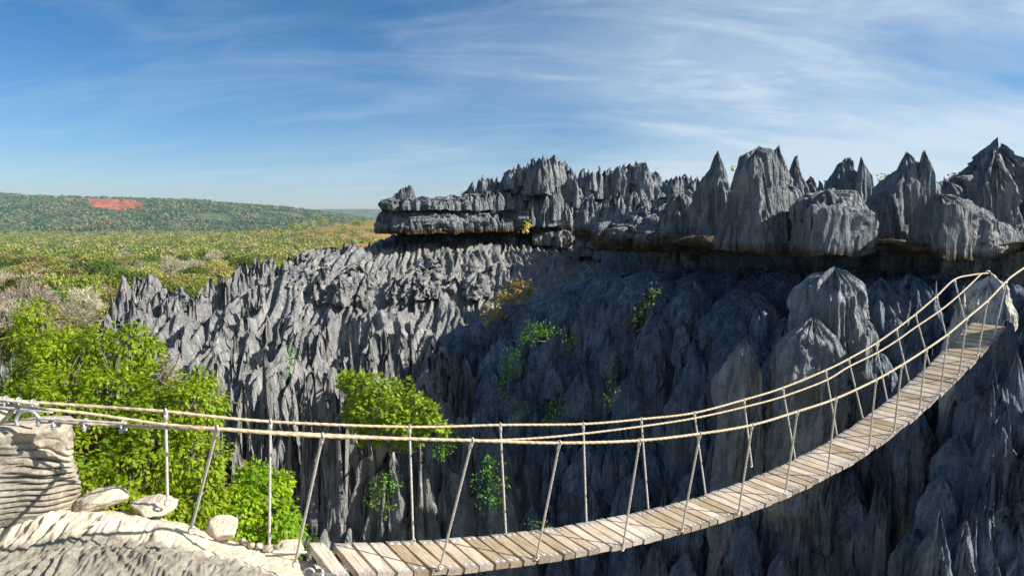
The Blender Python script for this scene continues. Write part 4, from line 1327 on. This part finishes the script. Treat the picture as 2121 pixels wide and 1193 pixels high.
def deck(s):
    """s in deck widths along the bridge; far edge point"""
    return -nvv * DF + dv * s * W + np.array([0, 0, np.polyval(zpoly, s) * W])


def onplane(px, py, off):
    """point on the vertical plane parallel to the bridge; off: 0 far edge, 1 near edge"""
    r = ray(px, py)
    return r * (DF - off * W) / (r @ (-nvv))


bridge = empty('hanging_bridge', deck(2.6))
tag(bridge, 'narrow plank footbridge hung on steel ropes, curving across the canyon to the right', 'bridge')
BO = np.array(bridge.location)


def bpart(mb, name, mat, smooth=True, parent=None):
    o = mb.build(name, mat, None, smooth)
    o.data.transform(__import__('mathutils').Matrix.Translation(tuple(-BO)))
    o.parent = parent or bridge
    return o


# planks
def plank_mesh(seed):
    rng = np.random.default_rng(seed)
    mb = MB()
    L_, Wd, Th = 1.0 * W * rng.uniform(.985, 1.03), 0.147 * rng.uniform(.94, 1.02), .052
    n = 9
    ys = np.linspace(-.5, .5, n) * L_
    V = []
    for i, y in enumerate(ys):
        wob = rng.normal(size=4) * .0022
        e = .003
        w2 = Wd / 2
        V += [[-w2 + wob[0], y, -Th / 2], [-w2 + wob[1], y, Th / 2 - e], [-w2 + e + wob[1], y, Th / 2], [w2 - e + wob[2], y, Th / 2], [w2 + wob[2], y, Th / 2 - e], [w2 + wob[3], y, -Th / 2]]
    Q = grid_faces(6, n, True)[:, ::-1]
    mb.add(V, Q, None)
    k = (n - 1) * 6
    mb.add(np.array(V)[:6], [[0, 1, 4, 5], [1, 2, 3, 4]]); mb.add(np.array(V)[k:], [[5, 4, 1, 0], [4, 3, 2, 1]])
    return mb.mesh('plank', [M_WOOD], False)


pm = [plank_mesh(s) for s in range(7)]
wm = MB()
for q in range(7):
    a = q / 7 * 2 * pi
    pass
th = np.linspace(0, 2 * pi, 10, endpoint=False)
rw = .019 * (1 + .15 * np.cos(3 * th))
Vw = [[rw[i] * cos(th[i]), rw[i] * sin(th[i]), 0] for i in range(10)] + [[rw[i] * cos(th[i]), rw[i] * sin(th[i]), .003] for i in range(10)]
Vw += [[.006 * cos(a), .006 * sin(a), .003] for a in th[::2]] + [[.006 * cos(a), .006 * sin(a), .009] for a in th[::2]] + [[0, 0, .003], [0, 0, .009]]
Qw = [[i, (i + 1) % 10, 10 + (i + 1) % 10, 10 + i] for i in range(10)] + [[20 + i, 20 + (i + 1) % 5, 25 + (i + 1) % 5, 25 + i] for i in range(5)]
Tw = [[30, 10 + i, 10 + (i + 1) % 10] for i in range(10)] + [[31, 25 + i, 25 + (i + 1) % 5] for i in range(5)]
wm.add(Vw, Qw, Tw)
washer_me = wm.mesh('bolt_plate', [M_WASH], False)
s = 2.60
k = 0
from mathutils import Matrix
while s < 25.75:
    ds = .272
    sc_ = s + .13
    c = (deck(sc_) + .5 * W * nvv)
    tg = deck(sc_ + .1) - deck(sc_ - .1); tg /= np.linalg.norm(tg)
    roll = R.uniform(-.012, .012)
    yaw = R.uniform(-.022, .022) 
    xa = tg * cos(yaw) + nvv * sin(yaw); ya = -nvv * cos(yaw) + tg * sin(yaw)
    za = np.cross(xa, ya)
    Mx = Matrix(((xa[0], ya[0], za[0], 0), (xa[1], ya[1], za[1], 0), (xa[2], ya[2], za[2], 0), (0, 0, 0, 1)))
    pl = bpy.data.objects.new('plank', pm[k % 7]); COL.objects.link(pl); pl.parent = bridge
    off = np.array([0, 0, -.026 + R.uniform(-.004, .004)])
    cl_ = c - BO + off + ya * R.uniform(-.012, .012)
    pl.matrix_local = Matrix.Translation(tuple(cl_)) @ Mx @ Matrix.Rotation(roll, 4, 'X')
    if R.random() < .9:
        for sx in (-1, 1):
            for sy in (-1, 1):
                w_ = bpy.data.objects.new('bolt_plate', washer_me); COL.objects.link(w_); w_.parent = pl
                w_.location = (sx * .035, sy * (.245 + R.uniform(-.008, .008)), .0262)
                w_.rotation_euler = (0, 0, R.uniform(0, 6)); zs = R.uniform(.8, 1.15); w_.scale = (zs, zs, 1)
    s += ds + (.09 if k == 0 else R.uniform(-.006, .010)); k += 1


# hangers: (top px), (bottom px); far side then near side
def c6(x, y): return (1400 + x / 2.8405, 540 + y / 2.8405)


FH = [((343, 852), (347, 1035)), ((560, 873), (558, 1130)), ((848, 884), (856, 1117)), ((1036, 880), (1048, 1105)), ((1208, 878), (1215, 1090)), ((1328, 868), (1343, 1057)), ((1438, 855), (1462, 1028)), (c6(400, 818), c6(445, 1195)), (c6(628, 748), c6(705, 1185)), (c6(880, 645), c6(952, 1050)), (c6(1015, 578), c6(1105, 950)), (c6(1175, 487), c6(1247, 840)), (c6(1296, 402), c6(1378, 738)), (c6(1408, 316), c6(1498, 628)), (c6(1532, 210), c6(1608, 515)), (c6(1638, 112), c6(1712, 400))]
NH = [((450, 888), (397, 1092)), ((668, 903), (612, 1162)), ((978, 912), (913, 1168)), ((1159, 917), (1112, 1150)), ((1325, 912), (1290, 1132)), ((1450, 898), (1413, 1093)), ((1558, 880), (1530, 1057)), ((1652, 852), (1628, 1012)), ((1732, 825), (1715, 970))] + [(c6(*t_), c6(*b_)) for t_, b_ in [((1178, 700), (1137, 1095)), ((1330, 612), (1284, 998)), ((1474, 520), (1433, 878)), ((1600, 432), (1557, 770)), ((1712, 338), (1668, 660)), ((1834, 235), (1777, 545)), ((1945, 120), (1875, 430))]]


def hanger(T, B):
    mb = MB()
    rr = .0088 + .0005 * np.linalg.norm(T)
    tube(mb, np.linspace(B, T, 90), rr, 7, True, 3, .05, .2)
    # eye splice round the rail and lashing at the foot
    a = np.linspace(0, 2 * pi, 10)
    ring = T + np.outer(np.cos(a), [0, 0, 1]) * .022 + np.outer(np.sin(a), nvv) * .022
    tube(mb, ring, .008, 5, False)
    tube(mb, [T - (T - B) * .0, T - (T - B) / np.linalg.norm(T - B) * .07], rr * 1.45, 7)
    a = np.linspace(0, 2 * pi, 8)
    ring = B + np.outer(np.cos(a), [0, 0, 1]) * .026 + np.outer(np.sin(a), dv) * .022 - [0, 0, .02]
    tube(mb, ring, .008, 5, False)
    bpart(mb, 'hanger_rope', M_HANG)


far_top = []; near_top = []
for i, (T, B) in enumerate(FH):
    sB = onplane(*B, -.03)
    e = -.22 - .014 * i if i > 1 else -.15
    Tp = onplane(*T, e)
    far_top.append(Tp); hanger(Tp, sB)
for i, (T, B) in enumerate(NH):
    e = 1 + (np.interp(i, [0, 2, 5, 8, 15], [.62, .55, .35, .18, .10]))
    Tp = onplane(*T, e)
    sB = onplane(*B, 1.03)
    near_top.append(Tp); hanger(Tp, sB)


def smooth_path(pts, per=26):
    """Catmull-Rom through the points"""
    p = np.asarray(pts, float)
    p = np.vstack([2 * p[0] - p[1], p, 2 * p[-1] - p[-2]])
    out = []
    for i in range(1, len(p) - 2):
        tt = np.linspace(0, 1, per, endpoint=False)[:, None]
        a, b, c, d = p[i - 1], p[i], p[i + 1], p[i + 2]
        out.append(.5 * ((2 * b) + (c - a) * tt + (2 * a - 5 * b + 4 * c - d) * tt ** 2 + (3 * b - a - 3 * c + d) * tt ** 3))
    out.append(p[-2][None])
    return np.concatenate(out)


def cable(pts, r, name='cable', mat=None):
    mb = MB()
    q = smooth_path(pts, 40)
    L = np.concatenate([[0], np.cumsum(np.linalg.norm(np.diff(q, axis=0), axis=1))])
    n = int(L[-1] / .02)
    S_ = np.linspace(0, L[-1], n)
    q = np.stack([np.interp(S_, L, q[:, i]) for i in range(3)], 1)
    rad = r * np.interp(np.linalg.norm(q, axis=1), [4, 16], [1, 1.55])
    tube(mb, q, rad, 12, True, 3, .085, .38)
    return bpart(mb, name, mat or M_CABLE)


Yl = 4.5
far_pts = [P(-60, 818, 4.30), P(12, 826, 4.36), P(68, 833, 4.42), P(200, 842, far_top[0][1] - .12)] + far_top + [onplane(2012, 570, -.5), onplane(2046, 566, -.8)]
cable(far_pts, .0130)
near_pts = [P(76, 873, 4.30), P(115, 873, 4.32), P(178, 877, 4.34), P(255, 881, 4.36), P(350, 885, near_top[0][1] - .0)] + near_top + [onplane(2105, 566, 1.1), onplane(2150, 536, 1.1)]
cable(near_pts, .0140)
SP = [(90, 847), (180, 856), (250, 866), (345, 879), (450, 887), (560, 894), (700, 901), (848, 908), (980, 912), (1100, 908), (1208, 898), (1328, 883), (1438, 866), (1541, 843), (1622, 821), (1710, 788), (1757, 760), (1814, 732), (1858, 705), (1896, 678), (1949, 642), (1991, 607), (2034, 566)]
safe = [P(-40, 832, 4.34), P(30, 840, 4.38)] + [onplane(x_, y_, np.interp(x_, [90, 500, 1000, 2040], [.45, .3, .1, -.15])) for x_, y_ in SP]
cable(safe, .0115, 'safety_rope')
# ropes under the planks
for off, x0 in ((.10, 2.1), (.90, 2.15)):
    pts_ = [deck(q) + off * W * nvv - [0, 0, .062] for q in np.linspace(x0, 25.9, 30)]
    cable(pts_, .012, 'deck_rope', M_HANG)
# doubled tails and clamps on the left
cable([P(76, 866, 4.27), P(150, 870, 4.30), P(262, 877, 4.33)], .010, 'rope_tail', M_HANG)
cable([P(-40, 823, 4.30), P(30, 831, 4.34), P(80, 838, 4.38)], .010, 'rope_tail', M_HANG)
cable([P(-40, 839, 4.32), P(60, 849, 4.33), P(110, 854, 4.36)], .009, 'rope_tail', M_HANG)


def clamp(c, k=1.0):
    mb = MB()
    c = np.asarray(c)
    a = np.linspace(-.2, pi + .2, 12)
    ring = c + np.outer(np.sin(a), [0, 0, 1]) * .026 * k + np.outer(np.cos(a), [0, 1, 0]) * .022 * k
    tube(mb, ring, .0065 * k, 6)
    tube(mb, [c + [0, -.022 * k, 0], c + [0, -.022 * k, -.034 * k]], .0065 * k, 6); tube(mb, [c + [0, .022 * k, 0], c + [0, .022 * k, -.034 * k]], .0065 * k, 6)
    box(mb, c + [0, 0, -.022 * k], [.022 * k, .062 * k, .016 * k])
    for sy in (-1, 1):
        tube(mb, [c + [0, sy * .022 * k, -.03 * k], c + [0, sy * .022 * k, -.044 * k]], .011 * k, 6)
    bpart(mb, 'rope_clamp', M_CLAMP)


for x_, y_, Y in ((115, 872, 4.31), (178, 876, 4.33), (255, 880, 4.35)):
    clamp(P(x_, y_, Y), 1.15)
for x_, y_, Y in ((12, 827, 4.35), (38, 830, 4.38), (68, 834, 4.41), (32, 843, 4.37)):
    clamp(P(x_, y_, Y), .9)


def ring_bolt(c, r, rt, name='anchor_ring', sweep=(-.5, pi + .5), mat=None):
    mb = MB()
    a = np.linspace(*sweep, 24)
    tube(mb, c + np.outer(np.cos(a), [1, 0, 0]) * r + np.outer(np.sin(a), [0, .1, .9]) * r, rt, 8)
    bpart(mb, name, mat or M_CLAMP)


ring_bolt(P(57, 872, 4.28), .078, .0125)
ring_bolt(P(640, 1186, 4.72), .040, .009, sweep=(-1.6, pi))
clamp(P(668, 1184, 4.62), .9)
cable([P(652, 1188, 4.70), P(700, 1190, 4.60)], .010, 'rope_tail', M_HANG)
ring_bolt(onplane(2046, 566, -.8), .06, .012)

# ------------------------------------------------------------------ plants near the canyon
def px_blobs(rows):
    out = []
    for (x_, y_, Y, r_) in rows:
        c = P(x_, y_, Y); r = r_ * Y / F_
        out.append([*c, r, r * 1.05, r * .95])
    return out


def leafy_plant(name, rows, label, cat, mat, dens, per, L, Wd, trunk, seed, droop=.6, shell=.35, twigs=0, group=None, tr=.12, up=-.7, spread=.05):
    rng = np.random.default_rng(seed)
    bl = px_blobs(rows)
    e = empty(name, trunk)
    tag(e, label, cat, group)
    mb = MB(); tips, nor = blob_points(bl, dens, shell, rng, up)
    leafy(mb, tips, nor, per, L, Wd, droop, rng, spread)
    o = mb.build('foliage', mat, None, False); o.data.transform(Matrix.Translation((-trunk[0], -trunk[1], -trunk[2]))); o.parent = e
    tag(o, kind='stuff')
    mb = MB()
    B = np.array(bl)[:, :3]
    mid = B.mean(0) - [0, 0, .6 * (B[:, 2].max() - B[:, 2].min())]
    mid = np.array([mid[0], mid[1], (trunk[2] + B[:, 2].min()) / 2])
    limb(mb, trunk, mid, tr, tr * .7, .04, 8, rng, 10)
    for b in bl:
        q = limb(mb, mid, b[:3], tr * .45, tr * .12, .08, 8, rng, 7)
        for _ in range(4 + twigs):
            d = unit(1, rng)[0]; d[2] = abs(d[2]) * .6
            limb(mb, q[5], np.array(b[:3]) + d * b[3] * .95, tr * .13, tr * .03, .12, 6, rng, 4)
    o = mb.build('trunk', M_BARK); o.data.transform(Matrix.Translation((-trunk[0], -trunk[1], -trunk[2]))); o.parent = e
    return e


TR = [(72, 650, 12, 34), (62, 700, 11.8, 42), (115, 735, 11.5, 58), (75, 790, 11, 62), (150, 760, 11, 70), (215, 722, 11, 48), (270, 708, 11, 42), (310, 730, 11.2, 34), (48, 870, 10.5, 70), (130, 850, 10, 90), (235, 830, 10.2, 85), (325, 800, 10.6, 50), (330, 870, 10, 80),
      (405, 845, 10, 62), (408, 795, 10.3, 34), (60, 960, 9.6, 100), (180, 960, 9.5, 100), (300, 960, 9.5, 95), (400, 950, 9.6, 68), (410, 1030, 9.5, 60), (330, 1060, 9.3, 80), (200, 1060, 9, 100), (420, 1090, 9.3, 50), (-70, 930, 10, 110)]
leafy_plant('leafy_tree', TR, 'big bright green leafy tree filling the left, behind the steel ropes', 'tree', M_LEAF, 78, 10, .084, .044, P(230, 1500, 10.8), 5, droop=.95, shell=.5, tr=.16, twigs=5, spread=.06)
leafy_plant('leafy_shrub', [(520, 992, 10.4, 36), (548, 1025, 10.2, 48), (578, 1003, 10.4, 28), (495, 1050, 9.9, 48), (560, 1075, 10, 52), (480, 1090, 9.8, 45), (590, 1100, 10.3, 36), (530, 1120, 10, 50)],
            'smaller bright green shrub right of the big leafy tree, against the dark canyon', 'shrub', M_LEAF, 92, 10, .084, .044, P(530, 1450, 10.6), 6, droop=.95, shell=.4, tr=.06, spread=.06)
# bare twigs sticking out of the tree's right side
e = empty('bare_branch', P(330, 800, 10.2)); tag(e, 'leafless twisting grey branches on the right side of the big leafy tree', 'branch')
mb = MB(); rng = np.random.default_rng(9)
for k in range(16):
    a = P(rng.uniform(310, 350), rng.uniform(760, 800), 10.1); b = P(rng.uniform(330, 392), rng.uniform(728, 800), 9.9 + rng.uniform(-.2, .3))
    q = limb(mb, a, b, .012, .004, .2, 7, rng, 5)
    for _ in range(3):
        limb(mb, q[4], q[4] + unit(1, rng)[0] * .22 + [.06, 0, .05], .005, .002, .2, 5, rng, 4)
o = mb.build('twig', M_FB); o.data.transform(Matrix.Translation((-e.location[0], -e.location[1], -e.location[2]))); o.parent = e

leafy_plant('creeper', [(722, 790, 20.0, 22), (752, 806, 19.7, 34), (790, 812, 19.3, 36), (828, 822, 19.2, 34), (760, 845, 19.3, 40), (815, 850, 19.0, 38), (858, 842, 19.0, 30), (882, 862, 19.0, 30), (905, 882, 19.0, 22), (745, 875, 19.4, 26), (800, 875, 19.1, 28), (915, 905, 19.1, 10), (746, 915, 19.4, 9), (820, 905, 19.2, 14), (850, 885, 19.0, 26), (770, 905, 19.3, 22), (880, 900, 19.0, 20), (840, 920, 19.1, 14), (730, 850, 19.8, 24)],
            'rounded sunlit green creeper draped over the fluted buttress behind the ropes', 'creeper', M_VINE, 22, 8, .15, .10, P(800, 930, 20), 8, droop=.2, shell=.3, tr=.05)
leafy_plant('yellow_shrub', [(1062, 605, 31, 24), (1082, 598, 31, 20), (1045, 618, 31, 18)], 'yellowing shrub on the sunlit rock edge, upper of two', 'shrub', M_YEL, 12, 7, .20, .12, P(1062, 640, 31.4), 12, shell=.7, twigs=3, tr=.05, group=None)
leafy_plant('yellow_shrub', [(1020, 640, 30, 20), (1008, 660, 30, 14), (1035, 655, 30, 13)], 'thin yellow shrub lower left of the rounder yellow one', 'shrub', M_YEL, 9, 7, .20, .11, P(1020, 690, 30.4), 13, shell=.7, twigs=3, tr=.05)
leafy_plant('yellow_shrub', [(1094, 466, 46, 7), (1088, 474, 46, 6)], 'tiny yellow bush in the crack beneath the bedded ridge', 'shrub', M_YEL, 9, 7, .3, .16, P(1092, 485, 46), 14, shell=.6, tr=.05)
SV = [([(1098, 690, 25, 20), (1120, 683, 24.8, 14), (1078, 700, 25, 10), (1135, 680, 24.6, 12)], 'green creeper tuft catching light at the top of the shaded wall'),
      ([(1058, 735, 24.8, 16), (1062, 760, 24.2, 18), (1045, 775, 24, 14), (1040, 800, 23.8, 9)], 'dark green creeper hanging below the sunlit tuft'),
      ([(1060, 835, 22.8, 12), (1080, 850, 22.6, 10)], 'small creeper patch low on the shaded wall above the upper rope'),
      ([(1355, 600, 21.4, 8), (1345, 620, 21.3, 10), (1330, 645, 21, 11), (1318, 665, 20.8, 7)], 'thin vine trailing down the shaded wall under the flat brown bed'),
      ([(1270, 740, 21.6, 8), (1264, 770, 21.2, 9), (1272, 800, 21, 8), (1260, 830, 20.8, 10)], 'vertical vine in a groove right of the creeper patches'),
      ([(1150, 850, 22, 13), (1140, 880, 21.8, 14), (1165, 840, 22, 9)], 'dark creeper between two ropes left of the vertical vine'),
      ([(1020, 970, 20, 20), (1000, 1000, 20, 22), (1040, 1000, 19.5, 18), (1010, 1040, 19.3, 20), (1050, 1050, 19, 16)], 'large shaded creeper below the near rope on the canyon wall'),
      ([(790, 1010, 18, 20), (815, 995, 18, 14), (770, 1030, 18, 16), (800, 1050, 18, 12)], 'shaded green shrub deep in the canyon behind the left planks'),
      ([(600, 740, 24, 10), (594, 765, 23.8, 10), (606, 722, 24.2, 7)], 'green vine in a cleft left of the tall fluted buttress'),
      ([(1190, 700, 25, 9), (1165, 690, 25, 8), (1175, 720, 24.6, 8)], 'few green leaves right of the sunlit creeper tuft'),
      ([(1130, 1090, 17.5, 10), (1100, 1080, 17.6, 8)], 'little fern like plant right behind the middle planks'),
      ([(640, 1120, 16, 24), (610, 1140, 15, 30), (585, 1150, 13, 30)], 'dark green bush in shade between shrub and first planks'),
      ([(940, 905, 21, 18), (925, 925, 20.8, 16), (905, 935, 20.6, 16)], 'shaded lower skirt of creeper under the sunlit rounded one')]
for k, (rows, lab) in enumerate(SV):
    rows = [(x_, y_, Y - (1.5 if x_ > 990 else .3), r_ * 1.1) for x_, y_, Y, r_ in rows]
    x_, y_, Y, r_ = rows[-1]
    leafy_plant('creeper', rows, lab, 'creeper', M_SHADE, 30, 6, .085, .055, P(x_, y_ + r_ + 14, Y + .5), 30 + k, droop=.2, shell=.8, tr=.02, up=-.9, spread=.12)
for k, (x_, y_, Y, r_, lab) in enumerate(((1523, 353, 30, 9, 'yellow green bush peeking out right of the slender pointed pinnacle'), (1832, 368, 30, 10, 'yellow green bush on the skyline left of the twin tipped pinnacle'), (1715, 374, 30, 9, 'low green bush on the skyline right of the notched tip'), (1975, 362, 30, 11, 'sparse scrub on the skyline behind the flat topped rock'), (960, 404, 52, 7, 'small bush on the skyline at the foot of the spired ridge'))):
    leafy_plant('skyline_bush', [(x_, y_, Y, r_), (x_ + r_ * 1.2, y_ + 3, Y, r_ * .7)], lab, 'bush', M_VINE if k != 3 else M_FB, 14, 6, .16, .10, P(x_, y_ + 20, Y), 60 + k, shell=.8, tr=.03)

# ------------------------------------------------------------------ air
mb = MB()
box(mb, (-600, 2480, 32), (14000, 5100, 208))
hz_o = mb.build('haze', None, smooth=False)
hz_o.data.materials.clear()
m_, g_ = mat_new('thin_air')
pv = g_.n('ShaderNodeVolumePrincipled')
pv.inputs['Color'].default_value = (0.72, 0.86, 1.0, 1)
pv.inputs['Density'].default_value = 0.00010
pv.inputs['Anisotropy'].default_value = 0.2
oo = g_.n('ShaderNodeOutputMaterial'); g_.l(pv.outputs[0], oo.inputs['Volume'])
hz_o.data.materials.append(m_)
tag(hz_o, kind='stuff')
